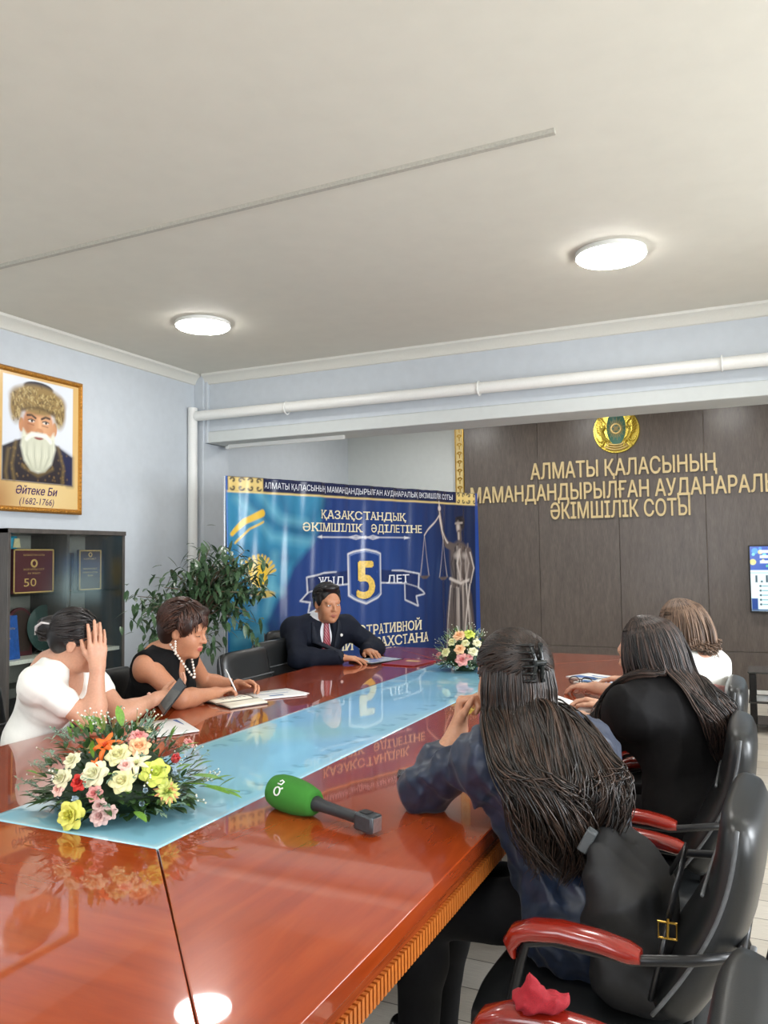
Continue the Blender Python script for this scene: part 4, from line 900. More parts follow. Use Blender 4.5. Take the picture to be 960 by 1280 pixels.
def flower(k, r, parent, loc, dirv, nm):
    kind = {'lily_o': 'open', 'lily_c': 'open', 'carn': 'ruffle', 'ice': 'bud', 'hot': 'bud', 'blush': 'rose'}.get(k, 'rose')
    if r < .0145 and kind == 'rose': kind = 'bud'
    key = (k, kind)
    if key not in FMESH:
        me = {'rose': lambda: rose_mesh(k), 'open': lambda: open_mesh(k, 3, 2), 'open2': lambda: open_mesh(k, 6, 4), 'ruffle': lambda: ruffle_mesh(k), 'bud': lambda: bud_mesh(k)}[kind]()
        for m in petal_mats(k): me.materials.append(m)
        me.polygons.foreach_set('use_smooth', [True] * len(me.polygons)); FMESH[key] = me
    o = bpy.data.objects.new(nm, FMESH[key]); COL.objects.link(o); o.parent = parent
    o.location = loc; o.scale = (r,) * 3; o.rotation_euler = Vector(dirv).to_track_quat('Z', 'Y').to_euler(); return o
M_leaf = [mat('deep_green_leaf', lin(52, 82, 40), rough=.45, vary=.25, scale=30), mat('fresh_green_leaf', lin(106, 150, 56), rough=.45, vary=.2, scale=30), mat('grey_green_leaf', lin(128, 156, 134), rough=.55, vary=.15, scale=30), mat('olive_leaf', lin(120, 128, 62), rough=.5, vary=.2)]
def leafblade(mb, o, d, L, w_, up=(0, 0, 1), droop=.3, n=6):
    o, d = Vector(o), Vector(d).normalized(); s = d.cross(Vector(up))
    if s.length < 1e-3: s = Vector((1, 0, 0))
    s.normalize(); nrm = s.cross(d); vs = []
    for i in range(n + 1):
        t = i / n; c = o + d * (L * t) - Vector((0, 0, 1)) * (droop * L * t * t); ww = w_ * (math.sin(PI * (.04 + .94 * t)) ** .8) * (1.15 - .3 * t)
        vs += [c - s * ww + nrm * ww * .25, c, c + s * ww + nrm * ww * .25]
    mb.add(vs, [(3 * i + a, 3 * i + a + 1, 3 * i + a + 4, 3 * i + a + 3) for i in range(n) for a in (0, 1)])
def arrangement(label, loc, flowers, rx, ry, h, seed, dens=1.0):
    t = thing('flower_arrangement', label, 'flowers', loc, group=None); r = random.Random(seed)
    MB().lathe([(rx * .35, 0), (rx * .42, .015), (rx * .45, .035), (rx * .4, .04), (0, .04)], 24, sy=ry / rx).build('basket_tray', mat('tray_green', lin(40, 60, 36), rough=.6) if 'tray_green' not in bpy.data.materials else bpy.data.materials['tray_green'], t)
    names = dict(rose='rose', lily_o='lily', lily_c='lily', ivory='open_flower', carn='carnation', ice='small_bud', hot='rosebud')
    stems = MB()
    for x, y, z, rr, k in flowers:
        d = Vector((x / rx, y / ry, (z - .05) / h * .9 + .25)).normalized(); d = (d + Vector((0, -.25, .1))).normalized()
        flower(k, rr * (1.12 if k in ('lime', 'cream', 'peach', 'pink', 'yellow') else 1.2), t, Vector((x, y, max(z, .03))) - d * rr * .7, d, names.get(k, 'rose'))
        stems.tube([(x * .2, y * .2, .04), Vector((x, y, max(z, .03))) - d * rr], .0022, 5)
    stems.build('stems', M_leaf[0], t, smooth=180)
    def around():
        a = r.uniform(0, 2 * PI); e = r.uniform(-.05, 1.35) if r.random() < .8 else r.uniform(-.1, .25); return Vector((rx * math.cos(a) * math.cos(e), ry * math.sin(a) * math.cos(e), .05 + h * math.sin(e) * .92))
    mb = MB()
    for i in range(int(480 * dens)):
        q = around() * r.uniform(.62, .97); q.z = max(q.z, .02); d = Vector((q.x, q.y, q.z * .6 - .01)).normalized() + Vector((r.uniform(-.6, .6), r.uniform(-.6, .6), r.uniform(-.3, .5))); L = r.uniform(.022, .046); leafblade(mb, q, d, L, L * .2, droop=.2)
    for i in range(int(170 * dens)):   # a skirt of leaves low round the edge
        a = r.uniform(0, 2 * PI); q = Vector((rx * .8 * math.cos(a), ry * .8 * math.sin(a), r.uniform(.02, .07))) * r.uniform(.75, 1.05); q.z = max(q.z, .018); leafblade(mb, q, (math.cos(a) + r.uniform(-.6, .6), math.sin(a) + r.uniform(-.6, .6), r.uniform(-.25, .5)), r.uniform(.03, .055), r.uniform(.006, .010), droop=.15)
    mb.build('dark_leaves', M_leaf[0], t, smooth=180)
    MB().lathe([(.66, 0), (.70, .2), (.62, .5), (.42, .78), (.2, .9), (0, .93)], 20, (0, 0, .03), R=Matrix.Diagonal((rx, ry, h * .72))).build('floral_foam', bpy.data.materials['tray_green'], t, smooth=180)  # added dark green foam dome, fills the gaps behind the leaves
    mb = MB()
    for i in range(int(34 * dens)):
        q = around() * .93; q.z = max(q.z, .02); d = Vector((q.x, q.y, q.z * .7)).normalized() + Vector((r.uniform(-.4, .4), r.uniform(-.4, .4), r.uniform(0, .6))); leafblade(mb, q, d, r.uniform(.04, .065), r.uniform(.006, .009), droop=.25)
    mb.build('fresh_leaves', M_leaf[1], t, smooth=180)
    mb = MB()   # feathery sprays, each a stem with fine leaflets
    for i in range(int(80 * dens)):
        q = around() * .9; q.z = max(q.z, .025); d = (Vector((q.x, q.y, q.z * .5)).normalized() + Vector((r.uniform(-.5, .5), r.uniform(-.5, .5), r.uniform(-.2, .5)))).normalized(); L = r.uniform(.04, .075)
        mb.tube([q, q + d * L], [.0014, .0007], 4)
        for j in range(9): leafblade(mb, q + d * L * j / 9, d + Vector((r.uniform(-1, 1), r.uniform(-1, 1), r.uniform(-.6, .8))), .016, .0035, n=2)
    mb.build('fern_sprays', M_leaf[2], t, smooth=180)
    mb = MB(); mb2 = MB()
    for i in range(int(24 * dens)):
        q = around() * .97; q.z = max(q.z, .03); d = Vector((q.x, q.y, q.z * .4)).normalized()
        for j in range(5):
            e = q + d * .03 + Vector((r.uniform(-.022, .022), r.uniform(-.022, .022), r.uniform(-.015, .03))); e.z = max(e.z, .01); mb2.tube([q, e], .0008, 3); mb.lathe([(0, -.0034), (.0034, 0), (0, .0034)], 6, e)
    mb2.build('spray_stems', M_leaf[3], t)['kind'] = 'stuff'; mb.build('white_berries', mat('white_berry', lin(226, 228, 214), rough=.5) if 'white_berry' not in bpy.data.materials else bpy.data.materials['white_berry'], t, smooth=180)['kind'] = 'stuff'
    return t
NEAR = [(.209, -.081, .138, .034, 'lime'), (.244, -.071, .088, .032, 'carn'), (.149, -.144, .124, .029, 'cream'), (.07, -.165, .14, .03, 'ivory'), (.108, -.115, .183, .029, 'cream'), (.14, -.068, .197, .027, 'peach'), (.113, -.039, .217, .022, 'pink'), (.161, -.102, .164, .03, 'lily_c'), (.142, -.122, .158, .016, 'blush'), (.037, -.182, .118, .02, 'red'), (.055, -.108, .203, .033, 'lily_o'), (.064, -.152, .161, .014, 'lily_o'), (-.025, -.182, .121, .023, 'ivory'), (-.016, -.157, .164, .02, 'ivory'), (.037, -.215, .04, .034, 'yellow'), (.11, -.183, .038, .022, 'mauve'), (.136, -.173, .047, .016, 'mauve'), (.108, -.182, .065, .015, 'mauve'), (.089, -.181, .093, .019, 'pink'), (-.027, -.192, .094, .016, 'blush'), (.218, -.01, .157, .02, 'hot'), (.17, .11, .171, .016, 'pink'), (.105, .047, .218, .012, 'hot'), (.038, -.194, .077, .013, 'ice'), (.059, -.195, .051, .013, 'ice'), (.204, -.128, .065, .013, 'ice'), (.238, -.04, .125, .013, 'ice'), (.206, -.117, .096, .012, 'ice'), (-.12, .02, .15, .024, 'cream'), (-.05, .11, .15, .026, 'pink'), (.02, .1, .2, .022, 'cream')]
fa = arrangement('large mixed bouquet of roses lying on the near end of the glass strip', (-1.69, 1.81, ZT), NEAR, .27, .20, .205, 5)
fa['group'] = 'bouquets on the table'
mb = MB()
for q, d, L in (((.24, .03, .10), (1, .15, .1), .10), ((.30, .03, .09), (1, .3, .5), .07), ((.29, .02, .08), (1, -.1, .05), .09), ((.33, .03, .08), (.9, .3, .7), .06), ((.35, .02, .075), (1, .1, -.1), .06), ((-.10, .05, .2), (-1, .3, .35), .13), ((-.08, .04, .19), (-.9, -.1, .05), .12), ((-.02, .04, .215), (-.5, .3, .8), .08), ((.2, -.15, .05), (.9, -.4, 0), .07)): leafblade(mb, q, d, L, L * .16, droop=.15)
mb.tube([(.15, 0, .08), (.28, .025, .085), (.40, .03, .075)], .002, 5); mb.build('long_leaves', M_leaf[1], fa, smooth=180)
FAR = [(.055, -.063, .231, .032, 'lime'), (-.004, -.088, .224, .034, 'peach'), (-.042, -.113, .185, .024, 'cream'), (-.081, -.125, .122, .026, 'cream'), (.033, -.147, .085, .035, 'pink'), (-.143, -.078, .098, .018, 'pink'), (.016, -.137, .146, .029, 'peach'), (.096, -.114, .131, .024, 'ivory'), (.08, -.13, .101, .018, 'pink'), (-.043, -.142, .04, .018, 'ice'), (-.012, -.145, .03, .018, 'ice'), (.063, -.138, .044, .016, 'ice'), (.109, -.076, .179, .022, 'ivory'), (.047, -.115, .181, .021, 'cream'), (.137, -.06, .154, .019, 'cream'), (-.1, .04, .16, .022, 'cream'), (.05, .05, .2, .024, 'ivory')]
fb = arrangement('smaller round bouquet of pink and cream roses at the far end of the glass strip', (-1.67, 4.74, ZT), FAR, .165, .145, .215, 11, .75); fb['group'] = 'bouquets on the table'

# ------------------------------------------------------------------ potted ficus in the corner
t = thing('potted_ficus', 'leafy weeping fig tree in a pot in front of the banner and wall', 'plant', (-3.32, 4.10, 0))
MB().lathe([(.13, 0), (.15, .02), (.19, .30), (.20, .33), (.185, .335), (.175, .30), (0, .30)], 32).build('pot', mat('grey_pot', lin(120, 112, 104), rough=.5), t, smooth=60)
MB().lathe([(.175, .302), (.1, .315), (0, .31)], 24).build('soil', mat('soil', lin(52, 40, 30), rough=.9, vary=.4, scale=60), t)
CL = [(-3.29, 3.81, 1.16), (-3.27, 3.89, 1.28), (-3.39, 4.1, 1.38), (-3.21, 4.07, 1.44), (-3.03, 3.92, 1.49), (-3.06, 4.06, 1.53), (-3.01, 4.11, 1.49), (-2.86, 4.03, 1.45), (-2.95, 4.26, 1.49), (-2.74, 4.06, 1.44), (-2.8, 4.18, 1.32), (-2.8, 4.24, 1.22), (-2.86, 4.18, 1.12), (-2.93, 4.23, 1.02), (-3.03, 4.24, 1.19), (-3.16, 4.29, 1.26), (-3.04, 4.02, 1.25), (-3.21, 4.11, 1.32), (-3.29, 4.1, 1.22), (-3.25, 3.93, 1.15), (-3.25, 3.8, .98), (-3.61, 4.11, .81), (-3.41, 3.86, 1.11), (-3.32, 3.91, 1.06), (-3.19, 4.25, 1.06), (-2.94, 4.2, 1.34), (-2.98, 4.13, 1.37), (-3.13, 4.2, 1.42), (-2.8, 4.0, 1.25), (-2.89, 4.3, 1.06), (-3.23, 3.98, 1.05), (-2.99, 3.96, .94), (-3.48, 4.03, .72), (-2.87, 4.41, 1.28), (-3.05, 3.99, .96), (-3.54, 3.96, 1.22), (-3.1, 4.3, 1.35), (-3.3, 4.35, 1.2), (-2.8, 4.2, 1.38), (-2.86, 4.1, 1.3), (-3.4, 4.0, .95), (-3.2, 4.4, 1.45)]
O = Vector((-3.32, 4.10, 0)); r = random.Random(4); br = MB(); lv = MB()
forks = [Vector((-.02, -.04, 1.0)), Vector((.1, .02, 1.05)), Vector((-.08, .05, .85))]
for k, f in enumerate(forks): br.tube([(.03 * (k - 1), .02 * k - .02, .29), (.05 * math.sin(k * 2), .03 * math.cos(k * 3), .6), f], [.016, .013, .010], 7)
for c in CL:
    c = Vector(c) - O; f = min(forks, key=lambda q: (q - c).length); mid = (f + c) / 2 + Vector((0, 0, .10)); br.tube([f, mid, c], [.008, .005, .002], 5)
    for i in range(30):
        u = r.uniform(.45, 1.05); base = f.lerp(mid, u * 2) if u < .5 else mid.lerp(c, u * 2 - 1)
        base = base + Vector((r.gauss(0, .045), r.gauss(0, .045), r.gauss(0, .045))); d = Vector((r.uniform(-1, 1), r.uniform(-1, 1), r.uniform(-1.1, .25)))
        leafblade(lv, base, d, r.uniform(.05, .08), r.uniform(.011, .016), droop=.3, n=4)
br.build('branches', mat('ficus_bark', lin(110, 96, 78), rough=.8, vary=.25), t, smooth=180); lv.build('foliage', mat('ficus_leaf', lin(66, 92, 62), rough=.35, vary=.35, scale=14), t, smooth=180)
# ------------------------------------------------------------------ people: bodies grown as one smooth skin over their joints
V3 = lambda *a: np.array(a, float)
def unit(v): v = np.asarray(v, float); return v / (np.linalg.norm(v) + 1e-12)
class Field:
    """signed distance field on a grid, blended primitive by primitive, meshed by surface nets"""
    def __init__(s, lo, hi, h):
        s.lo = np.asarray(lo, float); s.h = h; s.n = np.ceil((np.asarray(hi) - s.lo) / h).astype(int) + 1
        s.a = np.full(s.n, .25, np.float32)
    def win(s, lo, hi):
        i0 = np.clip(np.floor((lo - s.lo) / s.h).astype(int), 0, s.n - 1); i1 = np.clip(np.ceil((hi - s.lo) / s.h).astype(int) + 1, 1, s.n)
        if (i1 <= i0).any(): return None
        ax = [(s.lo[k] + s.h * np.arange(i0[k], i1[k])).astype(np.float32) for k in range(3)]
        return tuple(slice(i0[k], i1[k]) for k in range(3)), ax[0][:, None, None], ax[1][None, :, None], ax[2][None, None, :]
    def mix(s, w, d, k, op):
        A = s.a[w]
        if op == 'u':
            hh = np.maximum(k - np.abs(A - d), 0) / k; s.a[w] = np.minimum(A, d) - hh * hh * k * .25
        elif op == 's':
            hh = np.maximum(k - np.abs(A + d), 0) / k; s.a[w] = np.maximum(A, -d) + hh * hh * k * .25
    def cap(s, a, b, ra, rb=None, k=.02, op='u'):
        a, b = np.asarray(a, float), np.asarray(b, float); rb = ra if rb is None else rb; m = max(ra, rb) + k + 2 * s.h
        W = s.win(np.minimum(a, b) - m, np.maximum(a, b) + m)
        if W is None: return
        w, X, Y, Z = W; d = b - a; dd = float(d @ d) + 1e-12
        t = np.clip(((X - a[0]) * d[0] + (Y - a[1]) * d[1] + (Z - a[2]) * d[2]) / dd, 0, 1)
        q = np.sqrt((X - a[0] - t * d[0]) ** 2 + (Y - a[1] - t * d[1]) ** 2 + (Z - a[2] - t * d[2]) ** 2) - (ra + (rb - ra) * t)
        s.mix(w, q.astype(np.float32), k, op)
    def chain(s, pts, rs, k=.02):
        for i in range(len(pts) - 1): s.cap(pts[i], pts[i + 1], rs[i], rs[i + 1], k)
    def ell(s, c, r, B=None, k=.02, op='u'):
        """B: rows are the ellipsoid's axes"""
        c, r = np.asarray(c, float), np.asarray(r, float); B = np.eye(3) if B is None else np.asarray(B, float); m = np.abs(B.T) @ r + k + 2 * s.h
        W = s.win(c - m, c + m)
        if W is None: return
        w, X, Y, Z = W; X, Y, Z = X - c[0], Y - c[1], Z - c[2]; k0 = 0; k1 = 0
        for i in range(3):
            q = (X * B[i, 0] + Y * B[i, 1] + Z * B[i, 2]) / r[i]; k0 = k0 + q * q; k1 = k1 + (q / r[i]) ** 2
        k0 = np.sqrt(k0); d = k0 * (k0 - 1) / (np.sqrt(k1) + 1e-9); s.mix(w, d.astype(np.float32), k, op)
    def cut(s, o, n):
        """keep only what lies behind the plane through o with outward normal n"""
        X, Y, Z = s.axes(); n = unit(n); np.maximum(s.a, ((X - o[0]) * n[0] + (Y - o[1]) * n[1] + (Z - o[2]) * n[2]).astype(np.float32), out=s.a)
    def axes(s):
        ax = [(s.lo[k] + s.h * np.arange(s.n[k])).astype(np.float32) for k in range(3)]; return ax[0][:, None, None], ax[1][None, :, None], ax[2][None, None, :]
    def folds(s, amp, freq, seed=0, stretch=(1, 1, .45)):
        X, Y, Z = s.axes(); g = np.random.default_rng(seed); d = 0
        for i in range(5):
            v = unit(g.normal(size=3)) * np.array(stretch) * freq * (1 + .45 * i); d = d + (2 * np.abs(np.sin(.5 * (X * v[0] + Y * v[1] + Z * v[2]) + 6.3 * g.random() + 1.3 * np.sin(X * v[1] * .5 - Z * v[0] * .6 + Y * v[2] * .4))) - 1.1) / (1 + .5 * i)
        s.a += (amp * .5 * d).astype(np.float32)
    def mesh(s, name):
        a = s.a; a[0], a[-1] = .1, .1; a[:, 0], a[:, -1] = .1, .1; a[:, :, 0], a[:, :, -1] = .1, .1
        ins = a < 0; c = np.zeros(tuple(np.array(a.shape) - 1), np.uint8); nx, ny, nz = c.shape
        offs = [(i, j, k) for i in (0, 1) for j in (0, 1) for k in (0, 1)]
        for i, j, k in offs: c += ins[i:nx + i, j:ny + j, k:nz + k]
        idx = np.argwhere((c > 0) & (c < 8)); mp = np.full(c.shape, -1, np.int32); mp[tuple(idx.T)] = np.arange(len(idx))
        vals = {o: a[idx[:, 0] + o[0], idx[:, 1] + o[1], idx[:, 2] + o[2]] for o in offs}
        P = np.zeros((len(idx), 3)); N = np.zeros(len(idx))
        for o in offs:
            for ax in range(3):
                if o[ax] == 0:
                    o2 = list(o); o2[ax] = 1; o2 = tuple(o2); u, v = vals[o], vals[o2]; m = (u < 0) != (v < 0)
                    t = np.where(m, u / np.where(m, u - v, 1), 0); q = np.repeat(np.array(o, float)[None], len(idx), 0); q[:, ax] += t; P[m] += q[m]; N[m] += 1
        P = s.lo + s.h * (idx + P / N[:, None]); F = []
        for ax in range(3):
            sl0 = [slice(None)] * 3; sl1 = [slice(None)] * 3; sl0[ax] = slice(0, -1); sl1[ax] = slice(1, None)
            u, v = ins[tuple(sl0)], ins[tuple(sl1)]; e = np.argwhere(u != v); b, d = [x for x in range(3) if x != ax]
            e = e[(e[:, b] > 0) & (e[:, d] > 0) & (e[:, b] < a.shape[b] - 1) & (e[:, d] < a.shape[d] - 1)]
            flip = ins[tuple(e.T)]; q = []
            for db, dd in ((1, 1), (0, 1), (0, 0), (1, 0)):
                f = e.copy(); f[:, b] -= db; f[:, d] -= dd; q.append(mp[tuple(f.T)])
            q = np.stack(q, 1)
            if ax == 1: flip = ~flip
            q[~flip] = q[~flip][:, ::-1]; F.append(q)
        F = np.concatenate(F); F = F[(F >= 0).all(1)]
        return np_mesh(name, P, F)

def emit(name, me, mats, root, regions=(), smooth_it=0):
    """link a field's mesh under root; regions: (centre, axes, radii, material index) paint small areas such as the lips"""
    o = link(name, me, mats, smooth=180)
    if regions:
        n = len(me.polygons); c = np.empty(n * 3); me.polygons.foreach_get('center', c); c = c.reshape(-1, 3); mi = np.zeros(n, np.int32)
        for ce, B, r, k in regions: mi[(((c - ce) @ np.asarray(B).T / np.asarray(r)) ** 2).sum(1) < 1] = k
        me.polygons.foreach_set('material_index', mi)
    if smooth_it: m = o.modifiers.new('smooth', 'SMOOTH'); m.iterations = smooth_it; m.factor = .5
    if root is not None: o.parent = root; o.matrix_parent_inverse = Matrix.Translation(-Vector(root.location))
    return o

def frame(yaw, pitch=0.0, roll=0.0):
    """rows forward, left, up; yaw in degrees from +x, pitch down positive, roll to the left positive"""
    y, p, r = map(math.radians, (yaw, pitch, roll)); f = V3(math.cos(y) * math.cos(p), math.sin(y) * math.cos(p), -math.sin(p)); l = V3(-math.sin(y), math.cos(y), 0); u = np.cross(f, l)
    l, u = l * math.cos(r) - u * math.sin(r), u * math.cos(r) + l * math.sin(r); return np.stack([f, l, u])

def head_skin(F, c, B, s, male=False):
    at = lambda x, y, z: c + s * (V3(x, y, z) @ B)
    E = lambda p, r, k=.02, op='u': F.ell(at(*p), np.array(r) * s, B, k * s, op)
    E((-.012, 0, .030), (.096, .076, .086)); E((.020, 0, -.03), (.072, .063, .088), .03); E((.034, 0, -.078), (.048, .050 + .004 * male, .040), .03); E((.074, 0, -.100), (.018, .022, .016), .02)
    for q in (-1, 1): E((.054, q * .038, -.036), (.028, .024, .030), .025)
    F.cap(at(.079, -.034, .022), at(.079, .034, .022), .013 * s, k=.02 * s)
    for q in (-1, 1): E((.100, q * .031, .001), (.014, .017, .011), .008, 's'); E((.0765, q * .031, .001), (.013, .0165, .0125), .004)
    F.cap(at(.088, 0, .010), at(.109, 0, -.028), .007 * s, .0105 * s, .012 * s)
    for q in (-1, 1): E((.097, q * .0115, -.031), (.011, .008, .008), .008)
    F.chain([at(.086, -.022, -.062), at(.0965, 0, -.0575), at(.086, .022, -.062)], [.003 * s, .0068 * s, .003 * s], .006 * s)
    F.chain([at(.086, -.018, -.068), at(.0945, 0, -.0715), at(.086, .018, -.068)], [.003 * s, .0072 * s, .003 * s], .006 * s)
    for q in (-1, 1): E((-.004, q * .078, -.008), (.018, .009, .031), .008); E((.000, q * .088, -.006), (.009, .006, .016), .006, 's')
    return at
def head_parts(at, B, s, root, M, brow=None, shut=False, look=0.0, earring=None):
    mb = MB(); eyes = MB()
    for q in (-1, 1):
        if not shut:
            R = Matrix([[B[j][i] for j in range(3)] for i in range(3)])
            eyes.cur = 0; eyes.lathe([(0, -.0055), (.004, -.0045), (.0055, 0), (.004, .0045), (0, .0055)], 14, Vector(at(.0858, q * .031, .000)), R=R @ Matrix.Diagonal((s, 2.3 * s, s)))
            eyes.cur = 1; eyes.lathe([(0, -.0045), (.004, -.0025), (.0045, 0), (.004, .0025), (0, .0045)], 12, Vector(at(.0888, q * .031 + look, .000)), R=R @ Matrix.Diagonal((.8 * s, s, s)))
        mb.tube([Vector(at(.085, q * .0145, .000 - .003 * shut)), Vector(at(.0915, q * .030, .0045 - .009 * shut)), Vector(at(.0815, q * .047, .001 - .003 * shut))], [.0009 * s, .0018 * s, .0009 * s], 5)
    b = MB()
    for q in (-1, 1): b.tube([Vector(at(.0905, q * .014, .019)), Vector(at(.0905, q * .030, .026)), Vector(at(.080, q * .049, .020))], [.0024 * s, .0034 * s, .0012 * s], 6, flat=1.3)
    def put(m, n, mt): o = m.build(n, mt, root, smooth=180); o.matrix_parent_inverse = Matrix.Translation(-Vector(root.location)); return o
    if not shut: put(eyes, 'eyes', [M_eyew, M_iris])
    put(mb, 'eyelashes', M_lash); put(b, 'eyebrows', brow or M_lash)

def hand(F, w, fw, pn, side, s=1.0, curl=(.5, .5, .5, .5), thumb=(.8, .35), spread=.06, bend=None):
    """w wrist, fw towards the knuckles, pn the way the palm faces, side +1 if the thumb lies along fw x pn"""
    fw = unit(fw); pn = unit(pn - fw * (np.asarray(pn) @ fw)); sd = np.cross(fw, pn) * side; kn = []
    for i, (o, L) in enumerate(((.030, .088), (.0085, .092), (-.0125, .088), (-.031, .078))):
        k = w + s * (fw * L + sd * o - pn * (.004 - .003 * abs(i - 1.3))); kn.append(k); F.cap(w + s * (sd * o * .62 + fw * .012), k, .0145 * s, .0118 * s, .012 * s)
    F.cap(w + s * (sd * .012 + fw * .03 + pn * .010), w + s * (sd * .026 + fw * .045 + pn * .012), .016 * s, .012 * s, .012 * s)
    segs = ((.044, .027, .021), (.048, .031, .023), (.044, .029, .022), (.035, .022, .019))
    for i, k in enumerate(kn):
        a = 0.0; p = k; f0 = unit(fw + sd * spread * (1.4 - i)); c = curl[i]
        for j, L in enumerate(segs[i]):
            a += c * (1.0, 1.15, .8)[j]; d = f0 * math.cos(a) + pn * math.sin(a); q = p + d * L * s; r = (.0092, .0083, .0075, .0064)
            sc = s * (.88 if i == 3 else 1); F.cap(p, q, r[j] * sc, r[j + 1] * sc, .0035 * s); p = q
    ab, cl = thumb; p = w + s * (sd * .022 + fw * .028 + pn * .006); d = unit(fw * math.cos(ab) + sd * math.sin(ab) + pn * cl)
    for j, (L, r0, r1) in enumerate(((.042, .0135, .0108), (.030, .0105, .0092), (.025, .0092, .0072))):
        q = p + d * L * s; F.cap(p, q, r0 * s, r1 * s, .006 * s); p = q; d = unit(d * .86 + fw * .30 + pn * cl * .25 - sd * .12)

def torso(F, J, g=0.0, k=.05, bust=0.0, legs=False):
    """trunk from hips to shoulders, grown outwards by g"""
    B, w = J['B'], J.get('w', 1.0); p, ch, wa = J['pel'], J['chest'], J['waist']; up = unit(ch - p); f = unit(B[0] - up * (B[0] @ up)); l = np.cross(up, f); T = np.stack([f, l, up])
    F.ell(p, np.array((.125 * w, .165 * w, .12)) + g, T, k); F.ell(wa, np.array((.105 * w, .138 * w, .15)) + g, T, k); F.ell(ch, np.array((.112 * w, .152 * w, .16)) + g, T, k)
    nb = J['neck']; F.cap(ch + up * .06, nb - up * .03, .09 * w + g, .055 + g, k)
    for q in ('L', 'R'):
        sh = J['sh' + q]; F.cap(nb - up * .045, sh, .052 * w + g, .047 * w + g, k); F.cap(ch + up * .03, sh - up * .04, .085 * w + g, .045 * w + g, k)
    if bust:
        for q in (-1, 1): F.ell(ch + f * .085 * w + l * q * .072 + up * -.015, np.array((.062, .07, .068)) * bust + g, T, .04)
    return T
def limbs(F, J, g=0.0, upper=1.0, fore=1.0, k=.03, r=(.050, .041, .040, .027), sides='LR'):
    w = J.get('w', 1.0)
    for q in sides:
        s, e, wr = J['sh' + q], J['el' + q], J['wr' + q]; e2 = s + (e - s) * upper; F.cap(s, e2, r[0] * w + g, (r[0] + (r[1] - r[0]) * upper) * w + g, k)
        if upper >= 1 and fore > 0:
            w2 = e + (wr - e) * fore; m = e + (wr - e) * min(.3, fore); F.cap(e, m, r[2] * w + g, r[2] * 1.03 * w + g, k); F.cap(m, w2, r[2] * 1.03 * w + g, (r[2] + (r[3] - r[2]) * fore) * w + g, k)
def legs(F, J, g=0.0, k=.04, foot=True):
    B = J['B']; w = J.get('w', 1.0)
    for q in 'LR':
        h = J['pel'] + B[1] * (.085 if q == 'L' else -.085) * w - V3(0, 0, .015); kn, an = J['kn' + q], J['an' + q]
        F.cap(h, kn, .082 * w + g, .056 + g, k); F.cap(kn, kn * .65 + an * .35, .054 + g, .053 + g, k); F.cap(kn * .65 + an * .35, an, .053 + g, .036 + g, k)
        if foot: d = unit(J['foot'] if 'foot' in J else B[0]); d = unit(V3(d[0], d[1], 0)); F.cap(an - V3(0, 0, .035), an + d * .13 - V3(0, 0, .055), .034, .026, .03)
def bounds(J, pad=.2):
    P = np.array([v for k, v in J.items() if isinstance(v, np.ndarray) and v.shape == (3,) and k != 'foot'] + [J['head'] + V3(0, 0, .1)]); lo, hi = P.min(0) - pad, P.max(0) + pad; lo[2] = max(lo[2], -.01); return lo, hi

def strands(name, paths, rad, mats, root, n=4, tint=None):
    """paths (N, M, 3) as tapering locks, one mesh; tint per lock goes to a colour attribute"""
    paths = np.asarray(paths); N, Mm = paths.shape[:2]; T = np.gradient(paths, axis=1); T /= np.linalg.norm(T, axis=2, keepdims=True) + 1e-9
    ref = np.where(np.abs(T[..., 2:3]) < .9, np.array([0, 0, 1.]), np.array([1., 0, 0])); A = np.cross(T, ref); A /= np.linalg.norm(A, axis=2, keepdims=True) + 1e-9; Bv = np.cross(T, A)
    ang = 2 * PI * np.arange(n) / n; rad = np.asarray(rad) if np.ndim(rad) == 2 else np.broadcast_to(np.asarray(rad), (N, Mm))
    V = paths[:, :, None] + (A[:, :, None] * np.cos(ang)[None, None, :, None] + Bv[:, :, None] * np.sin(ang)[None, None, :, None]) * rad[:, :, None, None]
    i = np.arange(N)[:, None, None] * Mm * n + np.arange(Mm - 1)[None, :, None] * n; k = np.arange(n)[None, None]; k2 = (k + 1) % n
    Q = np.stack([i + k, i + k2, i + n + k2, i + n + k], -1).reshape(-1, 4); me = np_mesh(name, V.reshape(-1, 3), Q)
    t = np.ones(N) if tint is None else np.asarray(tint); at = me.color_attributes.new('tint', 'FLOAT_COLOR', 'POINT')
    c = np.repeat(t, Mm * n); at.data.foreach_set('color', np.stack([c, c, c, np.ones_like(c)], 1).astype(np.float32).ravel())
    o = link(name, me, mats, smooth=180); o.parent = root; o.matrix_parent_inverse = Matrix.Translation(-Vector(root.location)); return o
def catmull(P, n):
    """P (..., K, 3) control points -> (..., n, 3) smooth curve"""
    P = np.asarray(P, float); K = P.shape[-2]; P = np.concatenate([2 * P[..., :1, :] - P[..., 1:2, :], P, 2 * P[..., -1:, :] - P[..., -2:-1, :]], -2)
    t = np.linspace(0, K - 1 - 1e-6, n); i = t.astype(int); u = (t - i)[:, None]; p0, p1, p2, p3 = [P[..., i + j, :] for j in range(4)]
    return .5 * (2 * p1 + (p2 - p0) * u + (2 * p0 - 5 * p1 + 4 * p2 - p3) * u ** 2 + (3 * p1 - p0 - 3 * p2 + p3) * u ** 3)
def hair_mat(name, dark, light, rough=.38):
    t = NT(name); a = t.n('ShaderNodeAttribute'); a.attribute_name = 'tint'; t.l(t.ramp(a.outputs['Fac'], [(0, dark), (1, light)]), t.b.inputs['Base Color'])
    t.b.inputs['Roughness'].default_value = rough; t.b.inputs['Specular IOR Level'].default_value = .45; return t.m

